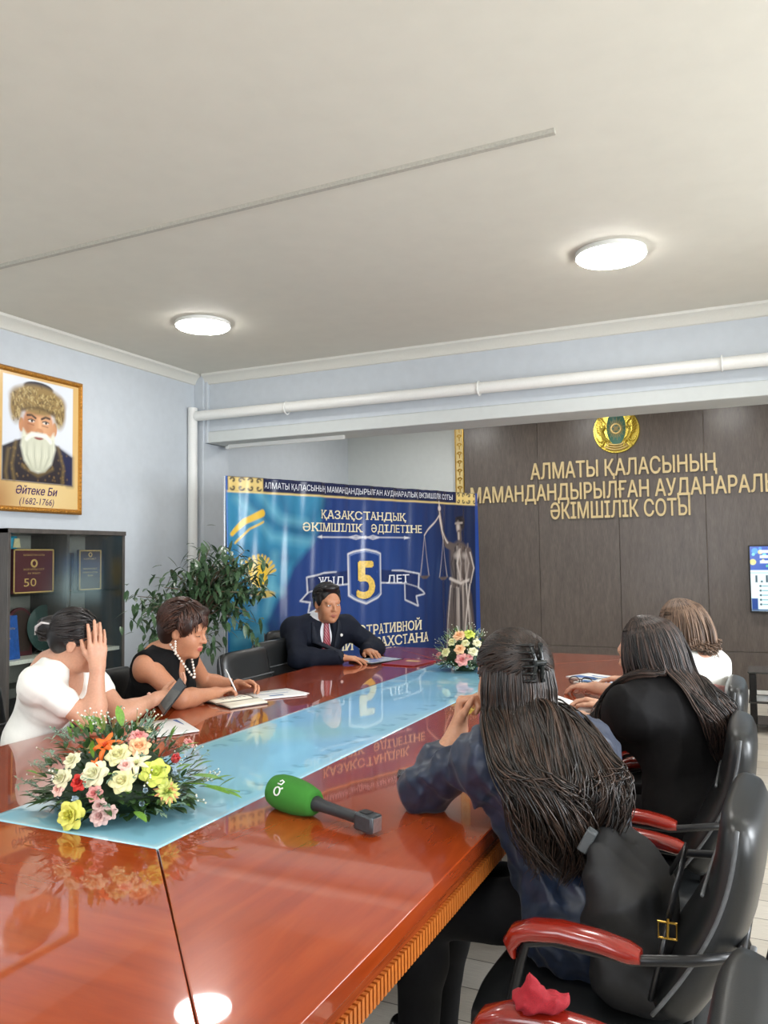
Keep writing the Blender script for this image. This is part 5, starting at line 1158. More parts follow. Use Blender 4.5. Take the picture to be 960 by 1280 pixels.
M_eyew = mat('eye_white', lin(226, 220, 214), rough=.25, vary=.02); M_iris = mat('dark_iris', (.012, .008, .006), rough=.15); M_lash = mat('lashes', (.012, .009, .008), rough=.6)
def skin_mats(name, c, lip): return [mat('skin_' + name, lin(*c), rough=.48, vary=.06, scale=25, sss=.12), mat('lips_' + name, lin(*lip), rough=.35, vary=.05)]
GP = np.random.default_rng(21)
def person(label, J, skin, head_s=1.0, male=False, h=.0045, brow=None, shut=False, look=0.0, face=True, hands=None, bust=0.0, neck_r=.052, leg=True):
    """the bare figure: one continuous skin with head, face, arms, hands and legs"""
    lo, hi = bounds(J); F = Field(lo, hi, h); torso(F, J, -.004, bust=bust); limbs(F, J)
    if leg: legs(F, J)
    B = J['HB']; c = J['head']; nk = c + head_s * (V3(-.022, 0, -.05) @ B); F.cap(nk, J['neck'], neck_r * head_s, neck_r * 1.12, .03); F.cap(J['neck'], J['chest'] + V3(0, 0, .1), neck_r * 1.1, .08, .05)
    at = head_skin(F, c, B, head_s, male)
    for q, kw in (hands or {}).items():
        F.cap(J['wr' + q], J['wr' + q] + unit(kw['fw']) * .03, .025 * J.get('w', 1), .02, .02); hand(F, J['wr' + q], **kw)
    me = F.mesh('person'); o = link('person', me, skin, smooth=180)
    me.transform(Matrix.Translation(-Vector((J['pel'][0], J['pel'][1], 0)))); o.location = (J['pel'][0], J['pel'][1], 0)
    org = V3(J['pel'][0], J['pel'][1], 0); n = len(me.polygons); cc = np.empty(n * 3); me.polygons.foreach_get('center', cc); cc = cc.reshape(-1, 3) + org; mi = np.zeros(n, np.int32)
    q = (cc - at(.094, 0, -.0655)) @ B.T / (np.array((.012, .0225, .0105)) * head_s); mi[(q ** 2).sum(1) < 1] = 1; me.polygons.foreach_set('material_index', mi)
    tag(o, label, 'person'); o['group'] = 'people at the table'
    bpy.context.view_layer.update()
    if face: head_parts(at, B, head_s, o, None, brow, shut, look)
    return o, at
def garment(name, J, root, m, fn, h=.006, pad=.22, folds=(.006, 30, 1), smooth_it=2):
    lo, hi = bounds(J, pad); F = Field(lo, hi, h); fn(F)
    if folds: F.folds(*folds)
    if 'post' in J: J['post'](F)
    return emit(name, F.mesh(name), m, root, smooth_it=smooth_it)
def small(mb, name, m, root, **k):
    o = mb.build(name, m, root, **k); o.matrix_parent_inverse = Matrix.Translation(-Vector(root.location)); return o
def scalp_strands(at, B, c, s, R, n, length, dirfn, seed, r=.0028, lift=.004, keep=None, pts=7):
    """short locks lying on an ellipsoid scalp: dirfn(p_local) gives the combing direction"""
    g = np.random.default_rng(seed); out = []
    while len(out) < n:
        v = unit(g.normal(size=3)); p = v * R[1] + R[0]
        if keep and not keep(p): continue
        path = [p]; d = None
        for i in range(pts - 1):
            q = path[-1]; nn = unit((q - R[0]) / R[1] ** 2); d = unit(dirfn(q) + g.normal(size=3) * .12); d = unit(d - nn * (d @ nn)); q = q + d * length / pts
            kk = np.sqrt((((q - R[0]) / R[1]) ** 2).sum()); q = R[0] + (q - R[0]) / kk * (1 + lift / R[1].mean()); path.append(q)
        out.append(path)
    P = np.array(out) * s; P = c + P @ B; return P
from mathutils.bvhtree import BVHTree
BLACKHAIR = hair_mat('black_hair', (.008, .006, .006), (.030, .022, .020)); DARKBROWN = hair_mat('dark_brown_hair', (.008, .006, .005), (.062, .034, .022)); REDBROWN = hair_mat('chestnut_hair', (.022, .008, .005), (.085, .032, .018), .42); LIGHTBROWN = hair_mat('light_brown_hair', (.05, .028, .018), (.24, .15, .10), .45); STRAIGHT = hair_mat('long_straight_hair', (.006, .005, .005), (.10, .060, .046))
M_trous = mat('black_trousers', (.004, .004, .005), spec=.2, rough=.8, vary=.2)
def trousers(J, root, m=None, name='trousers'):
    def fn(F):
        legs(F, J, .014, foot=False); F.ell(J['pel'], np.array((.14, .18, .12)) * J.get('w', 1), J['B'], .05)
        F.cut(J['pel'] + V3(0, 0, .08), (0, 0, 1))
    garment(name, J, root, m or M_trous, fn, h=.009, folds=(.004, 26, 3))
def shoes(J, root, m):
    for q in 'LR':
        d = unit(J.get('foot', J['B'][0])); d = unit(V3(d[0], d[1], 0)); an = J['an' + q]; lo = an - .25; hi = an + .25; lo[2] = -.01; F = Field(lo, hi, .006)
        F.cap(an - V3(0, 0, .03) - d * .02, an + d * .14 - V3(0, 0, .052), .044, .035, .03); F.cap(an, an - V3(0, 0, .03), .044, .046, .02); F.cut(an + V3(0, 0, .01), (0, 0, 1)); F.cut(V3(0, 0, .004), (0, 0, -1)); emit('shoe', F.mesh('shoe'), m, root)
M_shoe = mat('black_shoe', (.012, .012, .013), rough=.25)
def hair_cap(F, at, s, B, parts, k=.025):
    for p, r in parts: F.ell(at(*p), np.array(r) * s, B, k)
def surf_of(o):
    me = o.data; return BVHTree.FromPolygons([Vector(V3(*v.co)) for v in me.vertices], [tuple(p.vertices) for p in me.polygons])
def legset(J, dx=.40, drop=.0):
    B = J['B']; f = unit(V3(B[0][0], B[0][1], 0)); l = V3(-f[1], f[0], 0)
    for q, sg in (('L', 1), ('R', -1)):
        kn = J['pel'] + f * dx + l * .10 * sg; kn[2] = .50; J['kn' + q] = kn; an = kn + f * .03 + l * .01 * sg; an[2] = .095; J['an' + q] = an

# ---- woman in the white T-shirt, leaning her head on her hand and holding a phone
J = dict(pel=V3(-2.86, 2.50, .55), waist=V3(-2.79, 2.51, .72), chest=V3(-2.715, 2.53, .90), neck=V3(-2.645, 2.53, 1.035), head=V3(-2.575, 2.525, 1.120), shR=V3(-2.64, 2.38, .968), shL=V3(-2.72, 2.70, .985), elR=V3(-2.445, 2.49, .795), wrR=V3(-2.452, 2.512, 1.015), elL=V3(-2.50, 2.70, .79), wrL=V3(-2.455, 2.875, .835), B=frame(14), HB=frame(34, 16, -6)); legset(J, .38)
o1, at = person('woman in a white T-shirt resting her face on her hand, phone in the other', J, skin_mats('fair', (204, 152, 124), (186, 100, 92)), 1.0, shut=True, bust=1.0, hands=dict(
    R=dict(fw=(-.02, .01, 1), pn=(-.62, .30, .0), side=1, curl=(.10, .06, .08, .12), thumb=(.55, .25), spread=.03, s=.98), L=dict(fw=(.62, .72, .25), pn=(-.15, -.25, .95), side=-1, curl=(.55, .55, .5, .5), thumb=(.9, .3), s=.95)))
def fn(F):
    torso(F, J, .012, bust=1.0); limbs(F, J, .014, upper=.50); s = J['neck']
    F.ell(s + J['B'][0] * .10 - V3(0, 0, .055), (.10, .062, .115), J['B'], .012, 's'); F.ell(s + V3(0, 0, .05), (.085, .088, .085), J['B'], .012, 's')
    for q in 'LR': n = J['el' + q] - J['sh' + q]; pass
    F.cut(J['pel'] - V3(0, 0, .05), (0, 0, -1))
M_tee = mat('white_cotton', lin(240, 239, 232), rough=.8, vary=.03, scale=60, bump=.08)
garment('tshirt', J, o1, M_tee, fn, folds=(.0045, 32, 2)); trousers(J, o1, mat('dark_denim', lin(40, 46, 66), rough=.8)); shoes(J, o1, M_shoe)
s, B, c = 1.0, J['HB'], J['head']; F = Field(c - .25, c + .25, .004)
hair_cap(F, at, s, B, [((-.022, 0, .038), (.098, .083, .088)), ((-.05, 0, .0), (.066, .076, .075)), ((-.122, .0, .030), (.040, .046, .042)), ((-.135, .01, .0), (.030, .036, .036))]); F.ell(at(.088, 0, -.035), (.075, .085, .098), B, .015, 's')
hb = emit('hair', F.mesh('hair'), BLACKHAIR, o1)
R = (V3(-.022, 0, .038), V3(.0995, .0845, .0895)); P = scalp_strands(at, B, c, s, R, 420, .16, lambda p: V3(-1, 0, -.25 - .8 * p[2] * 4), 3, keep=lambda p: p[0] < .055 and p[2] > -.03 and p[0] * .8 + abs(p[1]) * .0 - p[2] < .04)
strands('hair_locks', P, np.linspace(.0034, .0022, 7)[None].repeat(len(P), 0), BLACKHAIR, o1, tint=GP.random(len(P)) ** 2)
P = []
for i in range(90):   # bun: looped locks
    a = GP.uniform(0, 2 * PI); ctr = V3(-.126, .004, .018) + GP.normal(size=3) * .006; u_ = unit(GP.normal(size=3)); v_ = unit(np.cross(u_, GP.normal(size=3))); rr = GP.uniform(.030, .046); P.append([ctr + rr * (u_ * math.cos(a + t) + v_ * math.sin(a + t)) for t in np.linspace(0, 2.6, 9)])
P = c + np.array(P) @ B; strands('bun_locks', P, .0035, BLACKHAIR, o1, tint=GP.random(90) ** 2)
mb = MB(); mb.tube([Vector(at(-.115, -.048, .05)), Vector(at(-.145, -.040, .045)), Vector(at(-.165, -.02, .02)), Vector(at(-.162, -.02, -.015))], [.005, .009, .009, .004], 8, flat=.6); small(mb, 'hair_clip', mat('pearl_clip', lin(206, 200, 198), rough=.2), o1, smooth=180)
w_ = J['wrL']; fwv = unit((.62, .72, .25)); mb = MB(); a_ = unit(np.cross(fwv, (0, 0, 1))); b_ = np.cross(fwv, a_)
mb.tube([Vector(w_ - fwv * .03 + .031 * (a_ * math.cos(t) + b_ * math.sin(t))) for t in np.linspace(0, 2 * PI, 21)[:-1]], .0055, 6, closed=True, flat=1.5); small(mb, 'bracelet', mat('pink_bracelet', lin(232, 178, 160), rough=.3), o1, smooth=180)
Yp = Vector((.56, .26, .79)).normalized(); Zp = Vector((-.25, -.85, .42)); Zp = (Zp - Yp * Zp.dot(Yp)).normalized(); Xp = Yp.cross(Zp)
phone('phone', 'black phone held in the hand of the woman in white', (-2.335, 2.835, .855), Matrix((Xp, Yp, Zp)).transposed())

# ---- woman in the black sleeveless dress, writing
J = dict(pel=V3(-2.86, 3.16, .54), waist=V3(-2.79, 3.17, .70), chest=V3(-2.70, 3.18, .87), neck=V3(-2.635, 3.19, 1.005), head=V3(-2.565, 3.20, 1.105), shR=V3(-2.655, 3.03, .955), shL=V3(-2.67, 3.355, .955), elR=V3(-2.485, 3.07, .795), wrR=V3(-2.46, 3.305, .79), elL=V3(-2.70, 3.53, .795), wrL=V3(-2.50, 3.555, .79), B=frame(3), HB=frame(14, 14, -4)); legset(J, .38)
o2, at = person('woman in a black sleeveless dress with short hair writing in a notebook', J, skin_mats('warm', (190, 132, 100), (178, 88, 80)), 1.06, shut=True, bust=1.05, hands=dict(
    R=dict(fw=(.25, .95, .05), pn=(.35, -.1, -.9), side=1, curl=(.75, .8, .85, .9), thumb=(.5, .5), s=.95), L=dict(fw=(.9, .1, .12), pn=(.1, -.5, -.85), side=-1, curl=(.6, .65, .7, .7), thumb=(.6, .4), s=.95)))
def fn(F):
    torso(F, J, .013, bust=1.05); s = J['neck']
    for q in 'LR': F.cap(J['neck'] - V3(0, 0, .03), J['sh' + q] + V3(0, 0, .01), .05, .052, .03)
    T = frame(3, 14); F.ell(s + J['B'][0] * .125 - V3(0, 0, .085), (.085, .042, .15), T, .008, 's'); F.ell(s + V3(0, 0, .055), (.09, .078, .088), J['B'], .012, 's')
    for q, g in (('L', 1), ('R', -1)): n = unit(V3(.15, g, -.10)); F.cut(J['sh' + q] + n * .022, n)
    F.cut(J['pel'] - V3(0, 0, .07), (0, 0, -1))
M_blkdress = mat('black_cloth', (.005, .005, .0055), spec=.2, rough=.85, vary=.2)
garment('dress', J, o2, M_blkdress, fn, folds=(.005, 28, 5)); trousers(J, o2, M_blkdress, 'skirt'); shoes(J, o2, M_shoe)
s, B, c = 1.06, J['HB'], J['head']; F = Field(c - .25, c + .25, .004)
hair_cap(F, at, s, B, [((-.02, 0, .048), (.108, .092, .092)), ((-.06, 0, .0), (.068, .082, .085)), ((-.05, 0, -.05), (.045, .062, .05)), ((.03, .066, .035), (.034, .022, .045)), ((.03, -.066, .035), (.034, .022, .045)), ((.056, .02, .096), (.034, .055, .026))]); F.ell(at(.095, 0, -.035), np.array((.068, .088, .092)) * s, B, .015, 's')
for q in (-1, 1): F.ell(at(-.0, q * .095, -.02), (.022, .03, .036), B, .01, 's')
emit('hair', F.mesh('hair'), REDBROWN, o2)
R = (V3(-.02, 0, .045), V3(.111, .095, .096)); P = scalp_strands(at, B, c, s, R, 700, .085, lambda p: V3(.25 if p[0] > 0 else -.6, .2 + p[1] * 6, -.5 - 3 * max(0, -p[0])), 5, lift=.006, keep=lambda p: p[2] > -.05 and p[0] - p[2] * 1.1 < -.02)
strands('hair_locks', P, np.linspace(.0042, .0022, 7)[None].repeat(len(P), 0), REDBROWN, o2, tint=GP.random(len(P)))
M_pearl = mat('pearl', lin(236, 226, 214), rough=.2, coat=.5); mb = MB()
for q in (-1,):
    for k in range(6): mb.lathe([(0, -.006), (.0042, -.004), (.006, 0), (.0042, .004), (0, .006)], 10, Vector(at(.004, q * .083, -.040)) - Vector((0, 0, .0115 * k)))
small(mb, 'earring', M_pearl, o2, smooth=180)
mb = MB(); T = J['B']
for sgn in (-1, 1):
    for k in range(13):
        t = k / 12; q = J['neck'] + T[0] * (.045 + .085 * t) + T[1] * sgn * (.066 * (1 - t) ** .8 + .004) + V3(0, 0, .035 - .16 * t); mb.lathe([(0, -.0068), (.0048, -.0048), (.0068, 0), (.0048, .0048), (0, .0068)], 8, Vector(q))
small(mb, 'necklace', M_pearl, o2, smooth=180)
mb = MB(); q = J['wrL']; mb.tube([Vector(q - V3(.018, 0, 0) + V3(0, .029 * math.cos(t), .027 * math.sin(t))) for t in np.linspace(0, 2 * PI, 19)[:-1]], .007, 6, closed=True); mb.lathe([(.017, 0), (.015, .006), (0, .007)], 14, Vector(q - V3(.018, 0, -.028))); small(mb, 'wristwatch', M_blk, o2, smooth=60)
t = thing('pen', 'white pen in the writing hand of the woman in black', 'pen', (-2.42, 3.43, ZT + .02)); d = Vector((-.30, -.22, .80)).normalized(); R_ = d.to_track_quat('Z', 'Y').to_matrix(); MB().lathe([(.001, 0), (.003, .012), (.0045, .02), (.0045, .13), (.003, .135), (0, .136)], 12, R=R_).build('barrel', M_plast, t, smooth=50); MB().box(d * .115 + R_ @ Vector((.006, 0, 0)), (.0015, .003, .035), R_).build('clip', M_alu, t)

# ---- man in the dark suit
J = dict(pel=V3(-2.97, 5.06, .55), waist=V3(-2.93, 5.03, .72), chest=V3(-2.86, 4.985, .86), neck=V3(-2.80, 4.955, 1.01), head=V3(-2.725, 4.93, 1.135), shR=V3(-2.905, 4.775, .96), shL=V3(-2.70, 5.14, .955), elR=V3(-2.765, 4.60, .795), wrR=V3(-2.52, 4.715, .795), elL=V3(-2.535, 5.28, .80), wrL=V3(-2.51, 5.09, .80), B=frame(-29), HB=frame(-34, 8, -2), w=1.12); legset(J, .36)
o3, at = person('man in a dark navy suit and red striped tie seated at the far left corner', J, skin_mats('tan', (190, 132, 98), (172, 104, 90)), 1.06, male=True, hands=dict(
    R=dict(fw=(.92, .36, -.06), pn=(.0, .0, -1), side=1, curl=(.22, .22, .25, .28), thumb=(.7, .1), s=1.08), L=dict(fw=(.80, -.60, -.06), pn=(0, 0, -1), side=-1, curl=(.25, .25, .28, .3), thumb=(.7, .1), s=1.08)))
def fn(F):
    torso(F, J, .012); F.cap(J['neck'] - V3(0, 0, .02), J['neck'] + V3(0, 0, .035) + J['B'][0] * .012, .072, .066, .02); limbs(F, J, .008)
    F.cap(J['neck'] + V3(0, 0, .02), J['neck'] + V3(0, 0, .12) + J['B'][0] * .02, .056, .056, .004, 's')
    F.cut(J['pel'] - V3(0, 0, .0), (0, 0, -1))
    for q in 'LR': n = unit(J['wr' + q] - J['el' + q]); pass
M_shirt = mat('white_shirt', lin(228, 230, 236), rough=.7, vary=.02); me_shirt = garment('shirt', J, o3, M_shirt, fn, folds=(.002, 30, 5), smooth_it=1)
def fn(F):
    torso(F, J, .028, k=.06); B_ = J['B']
    for q in 'LR': F.cap(J['neck'] - V3(0, 0, .05), J['sh' + q] + V3(0, 0, .012), .062, .066, .04)
    limbs(F, J, .021, fore=.93)
    ap = J['neck']; T = frame(-29, 20); F.ell(ap + B_[0] * .16 - V3(0, 0, .06), (.11, .058, .20), T, .008, 's'); F.ell(ap + V3(0, 0, .06) + B_[0] * .02, (.105, .085, .075), B_, .01, 's'); F.cut(J['pel'] - V3(0, 0, .09), (0, 0, -1))
M_suit = mat('navy_suit', (.0055, .008, .017), spec=.2, rough=.75, vary=.15); jk = garment('jacket', J, o3, M_suit, fn, folds=(.006, 26, 8)); trousers(J, o3, M_suit); shoes(J, o3, M_shoe)
sb, jb = surf_of(me_shirt), surf_of(jk); B_ = J['B']
def front(tree, s_, z_, off):
    o_ = J['neck'] + B_[1] * s_ + V3(0, 0, z_); o_ = Vector(o_ + B_[0] * .5); hit = tree.ray_cast(o_, Vector(-B_[0])); return (hit[0] if hit[0] is not None else Vector(J['neck'] + B_[0] * .12 + V3(0, 0, z_))) + Vector(B_[0]) * off
mb = MB(); L_ = []
for k in range(12):
    z_ = .02 - .30 * k / 11; wd = (.020 if k == 0 else .013 + .024 * (k / 11)) * 1.1; L_.append([front(sb, q * wd, z_, .006 + (.004 if abs(q) < .5 else 0) + (.008 if k == 0 else 0)) for q in (-1, -.4, .4, 1)])
vs = [q for r_ in L_ for q in r_]; mb.add(vs, [(4 * i + a, 4 * i + a + 1, 4 * i + a + 5, 4 * i + a + 4) for i in range(11) for a in range(3)])
tn = NT('striped_tie'); wv = tn.n('ShaderNodeTexWave'); tn.l(tn.coord((1, 1, 1)), wv.inputs['Vector']); wv.inputs['Scale'].default_value = 26; wv.bands_direction = 'DIAGONAL'; tn.l(tn.ramp(wv.outputs['Fac'], [(.55, lin(134, 24, 44)), (.7, lin(190, 120, 130))]), tn.b.inputs['Base Color']); tn.b.inputs['Roughness'].default_value = .4
solidify(small(mb, 'tie', tn.m, o3, smooth=180), .005)
mb = MB()   # jacket lapels laid along the opening
for q in (-1, 1):
    L_ = []
    for k in range(9):
        t_ = k / 8; z_ = .0 - .27 * t_; s0 = q * (.085 * (1 - t_) ** .7 + .006); s1 = s0 + q * (.062 * math.sin(PI * (.30 + .62 * (1 - t_))) ** 1.0 + .004); L_.append([front(jb, s0 + (s1 - s0) * u, z_, .005) for u in (0, .5, 1)])
    mb.add([p_ for r_ in L_ for p_ in r_], [(3 * i + a, 3 * i + a + 1, 3 * i + a + 4, 3 * i + a + 3) for i in range(8) for a in (0, 1)])
solidify(small(mb, 'lapels', mat('navy_lapel', (.008, .011, .021), spec=.25, rough=.65), o3, smooth=180), .006)
mb = MB(); q = front(jb, .115, -.10, .012); mb.lathe([(.011, 0), (.010, .003), (0, .004)], 14, q, R=Vector(B_[0]).to_track_quat('Z', 'Y').to_matrix()); small(mb, 'lapel_pin', M_plast, o3)
s, B, c = 1.06, J['HB'], J['head']; F = Field(c - .25, c + .25, .004)
hair_cap(F, at, s, B, [((-.018, 0, .046), (.100, .083, .082)), ((-.05, 0, .0), (.060, .076, .072)), ((.044, .0, .106), (.036, .058, .026)), ((.012, .071, .02), (.026, .012, .034)), ((.012, -.071, .02), (.026, .012, .034))], .02); F.ell(at(.105, 0, -.006), np.array((.062, .084, .098)) * s, B, .010, 's')
emit('hair', F.mesh('hair'), BLACKHAIR, o3)
R = (V3(-.018, 0, .046), V3(.1015, .0845, .0835)); P = scalp_strands(at, B, c, s, R, 520, .06, lambda p: V3(-1.0, -.5, -.15 - 5 * max(0, -p[0])), 8, keep=lambda p: p[2] > .0 and p[0] - p[2] < -.045)
strands('hair_locks', P, np.linspace(.0036, .002, 7)[None].repeat(len(P), 0), BLACKHAIR, o3, tint=GP.random(len(P)) ** 2)

# ---- woman in the dark blue shirt, seen from behind, long wavy hair
J = dict(pel=V3(-.43, 2.12, .57), waist=V3(-.47, 2.11, .72), chest=V3(-.525, 2.115, .865), neck=V3(-.575, 2.125, .995), head=V3(-.632, 2.165, 1.115), shL=V3(-.665, 2.03, .935), shR=V3(-.43, 2.20, .92), elL=V3(-.865, 2.115, .812), wrL=V3(-.80, 2.205, .955), elR=V3(-.55, 2.44, .81), wrR=V3(-.76, 2.44, .79), B=frame(127), HB=frame(144, 4, 0), w=.92); legset(J, .40); 
for q in 'LR': J['kn' + q] = J['pel'] + V3(-.42, .02 + (.10 if q == 'R' else -.08), -.06); J['an' + q] = J['kn' + q] + V3(-.04, .02, -.40); J['an' + q][2] = .10
J['foot'] = V3(-1, .2, 0)
o4, at = person('woman in a dark blue shirt with long wavy dark hair, elbow on the table', J, skin_mats('light', (196, 144, 114), (184, 104, 94)), 1.0, h=.004, shut=True, bust=.9, hands=dict(
    L=dict(fw=(.15, .10, 1), pn=(.55, .05, .1), side=-1, curl=(1.15, 1.2, 1.25, 1.3), thumb=(.6, .4), s=.95), R=dict(fw=(-.9, .3, 0), pn=(0, 0, -1), side=1, curl=(.3, .3, .3, .3), s=.95)))
def fn(F):
    torso(F, J, .026, bust=.9, k=.06); limbs(F, J, .018, fore=.30, k=.05); B_ = J['B']
    e, w_ = J['elL'], J['wrL']; d = unit(w_ - e); F.cap(e + d * .055, e + d * .085, .060, .060, .01); F.cap(e, e - V3(0, 0, .0), .062, .062, .02)
    F.ell(J['pel'] + V3(.02, -.02, -.02), (.155, .20, .16), B_, .06); F.ell(J['neck'] + V3(0, 0, .05), (.075, .075, .06), B_, .015, 's'); F.chain([J['neck'] + B_[0] * .05 - V3(0, 0, .0), J['neck'] - B_[0] * .045 + V3(0, 0, .01)], [.05, .055], .02)
    F.cut(V3(0, 0, .445), (0, 0, -1))
M_navy = mat('navy_satin', lin(26, 38, 60), rough=.4, vary=.25, scale=9, sheen=.1)
g4 = garment('shirt', J, o4, M_navy, fn, h=.0055, folds=(.016, 34, 12), smooth_it=2); trousers(J, o4); shoes(J, o4, M_shoe)
def long_hair(o, at, J, s, m, n, seed, half, zsh, back, zt, tree=None, side=.155, wave=.0, fall=0.0, tint_pow=1.5, front=None, narrow=.82, ragged=.12, rad=.0032, base=True, tight=1.0):
    """hair from the crown over the ears and down the back to the tips"""
    g = np.random.default_rng(seed); el2 = g.random(n); c, B, T = J['head'], J['HB'], J['B']; f = unit(V3(T[0][0], T[0][1], 0)); l = V3(-f[1], f[0], 0); nk = J['neck']
    th = g.uniform(-half, half, n); el = g.uniform(.15, 1.0, n); P = []; u = th / half
    for i in range(n):
        a = th[i]; d = V3(-math.cos(a), math.sin(a), 0); rt = .014 * (1 + 3 * (1 - el[i])); k = lambda rr, z: at(-.018 + d[0] * rr * .103, d[1] * rr * .088, z)
        jit = g.normal(size=3) * .006
        P0 = at(-.018 + d[0] * .100 * (1 - el[i]) * .9 + .02 * el[i], d[1] * .086 * (1 - el[i]) * .9, .036 + .092 * math.sqrt(max(0, 1 - ((1 - el[i]) * .9) ** 2))); P1 = k(.93, .075); P2 = k(1.06 * tight, -.02) + jit * .7; P3 = k(1.03 * tight, -.095) + jit
        sp = u[i] * side; hz = zsh + g.normal() * .008; Q = nk - f * (back + .05 * (1 - abs(u[i]) ** 2)) + l * (sp + fall * .4); Q[2] = hz
        fr = front is not None and u[i] > front
        if fr: Q = nk + f * (.03 + .03 * el2[i]) + l * (.105 + .04 * el2[i]); Q[2] = hz
        Q2 = nk - f * (back + .035 + .045 * (1 - abs(u[i]) ** 2) + g.normal() * .012) + l * (sp * (1 + narrow) / 1.75 + fall); zz = zt + ragged * g.random() ** 2 + .05 * abs(u[i]); Q2[2] = (hz + zz) / 2
        Q3 = nk - f * (back + .01 + .03 * (1 - abs(u[i]) ** 2) + g.normal() * .015) + l * (sp * narrow + fall * 1.6); Q3[2] = zz
        if fr: Q2 = nk + f * (.09 + .03 * el2[i]) + l * (.12 + .05 * el2[i]); Q3 = nk + f * (.10 + .03 * el2[i]) + l * (.12 + .06 * el2[i]); Q2[2] = (hz + zz) / 2; Q3[2] = zz
        P.append([P0, P1, P2, P3 * .97 + Q * .03, Q + jit, Q2 + jit * 1.5, Q3 + jit * 2])
    C_ = catmull(np.array(P), 30); tt = np.linspace(0, 1, 30)
    if wave:
        ph = g.uniform(0, 6.3, n) * .35 + u * 4; am = wave * np.clip((tt - .35) * 2, 0, 1.2)
        C_ = C_ + am[None, :, None] * (np.sin(ph[:, None] + tt[None] * 17)[..., None] * l + np.cos(ph[:, None] * 1.3 + tt[None] * 15)[..., None] * f * .7)
    for it in range(3):   # lay the hair over the shoulders and back
        for i in range(n):
            for j in range(11, 30):
                q = Vector(C_[i, j]); hit = tree.find_nearest(q)
                if hit[0] is None: continue
                mg = .004 + .022 * el2[i] if it else .010
                if (q - hit[0]).dot(hit[1]) < mg: C_[i, j] = hit[0] + hit[1] * mg
        C_[:, 11:29] = C_[:, 11:29] * .4 + .3 * (C_[:, 10:28] + C_[:, 12:30])
    rr = rad * np.interp(tt, [0, .1, .7, 1], [.8, 1, 1, .3]); tint = np.clip(g.random(n) ** tint_pow, 0, 1)
    strands('hair', C_, rr[None].repeat(n, 0), m, o, tint=tint)
    F = Field(c - .22, c + .22, .005)
    hair_cap(F, at, s, B, [((-.022, 0, .036), (.097, .083, .087)), ((-.035, 0, -.045), (.062, .070, .075))]); F.ell(at(.09, 0, -.045), np.array((.065, .078, .105)) * s, B, .012, 's')
    emit('under_hair', F.mesh('under_hair'), m, o)
    return C_
long_hair(o4, at, J, 1.0, DARKBROWN, 1900, 31, 1.7, .93, .15, .66, surf_of(g4), side=.16, wave=.02, fall=-.022, tint_pow=1.8, rad=.0024, narrow=.5, ragged=.22)
s, B, c = 1.0, J['HB'], J['head']; R = (V3(-.022, 0, .036), V3(.103, .088, .093)); P = scalp_strands(at, B, c, s, R, 760, .15, lambda p: (V3(-.115, .01, .055) - p) * 8 * (1 if p[2] > .005 else .35) + V3(0, 0, .1 if p[2] > .005 else -.9), 9, lift=.008, keep=lambda p: p[2] > -.056 and p[0] - p[2] * .8 < .05)
strands('swept_back_locks', P, np.linspace(.0034, .0024, 7)[None].repeat(len(P), 0), DARKBROWN, o4, tint=GP.random(len(P)) ** 2.2 * .8)
cl = MB(); q0 = V3(-.136, .018, .048)   # claw clip: two toothed jaws and a spring
for sg in (-1, 1):
    pts = [Vector(at(*(q0 + V3(-.012 + .012 * abs(t) * 1.2, sg * (.010 + .006 * abs(t)), .050 * t)))) for t in np.linspace(-1, 1, 9)]; cl.tube(pts, [.005] + [.008] * 7 + [.005], 8, flat=.7)
    for t in np.linspace(-.9, .9, 6): cl.tube([Vector(at(*(q0 + V3(-.010, sg * .012, .050 * t)))), Vector(at(*(q0 + V3(.010, sg * .030, .050 * t)))), Vector(at(*(q0 + V3(.034, sg * .034, .050 * t))))], [.0045, .004, .002], 6)
cl.tube([Vector(at(*(q0 + V3(-.014, -.016, 0)))), Vector(at(*(q0 + V3(-.014, .016, 0))))], .008, 8)
small(cl, 'claw_clip', mat('black_gloss_plastic', (.012, .014, .014), rough=.15), o4, smooth=60)
mb = MB(); mb.lathe([(.004, 0), (.004, .003), (0, .004)], 10, Vector(at(.004, .0865, -.034)), R=Vector(B[1]).to_track_quat('Z', 'Y').to_matrix()); small(mb, 'earring', M_gold, o4)

# ---- woman in black with long straight hair
J = dict(pel=V3(-.25, 2.98, .56), waist=V3(-.27, 2.99, .71), chest=V3(-.315, 3.01, .86), neck=V3(-.35, 3.03, .985), head=V3(-.385, 3.05, 1.10), shL=V3(-.425, 2.875, .93), shR=V3(-.25, 3.185, .93), elL=V3(-.515, 3.08, .80), wrL=V3(-.68, 3.315, .795), elR=V3(-.42, 3.43, .81), wrR=V3(-.62, 3.575, .80), B=frame(152), HB=frame(163, 13, 4), w=.93); legset(J, .40)
o5, at = person('woman in a black top with long straight hair reading papers', J, skin_mats('pale', (206, 158, 130), (188, 110, 100)), 1.0, shut=True, bust=.9, hands=dict(
    L=dict(fw=(-.62, .42, .0), pn=(.05, .1, -1), side=-1, curl=(.2, .2, .22, .25), thumb=(.7, .2), s=.98), R=dict(fw=(-.85, .1, .12), pn=(.05, -.5, -.85), side=1, curl=(.45, .5, .5, .5), thumb=(.5, .4), s=.98)))
def fn(F):
    torso(F, J, .022, bust=.9, k=.07); limbs(F, J, .018, fore=.22, k=.07); F.ell(J['pel'] + V3(.01, -.01, -.01), (.15, .19, .15), J['B'], .06)
    F.ell(J['neck'] + V3(0, 0, .05) + J['B'][0] * .02, (.075, .075, .065), J['B'], .015, 's'); F.cut(V3(0, 0, .445), (0, 0, -1))
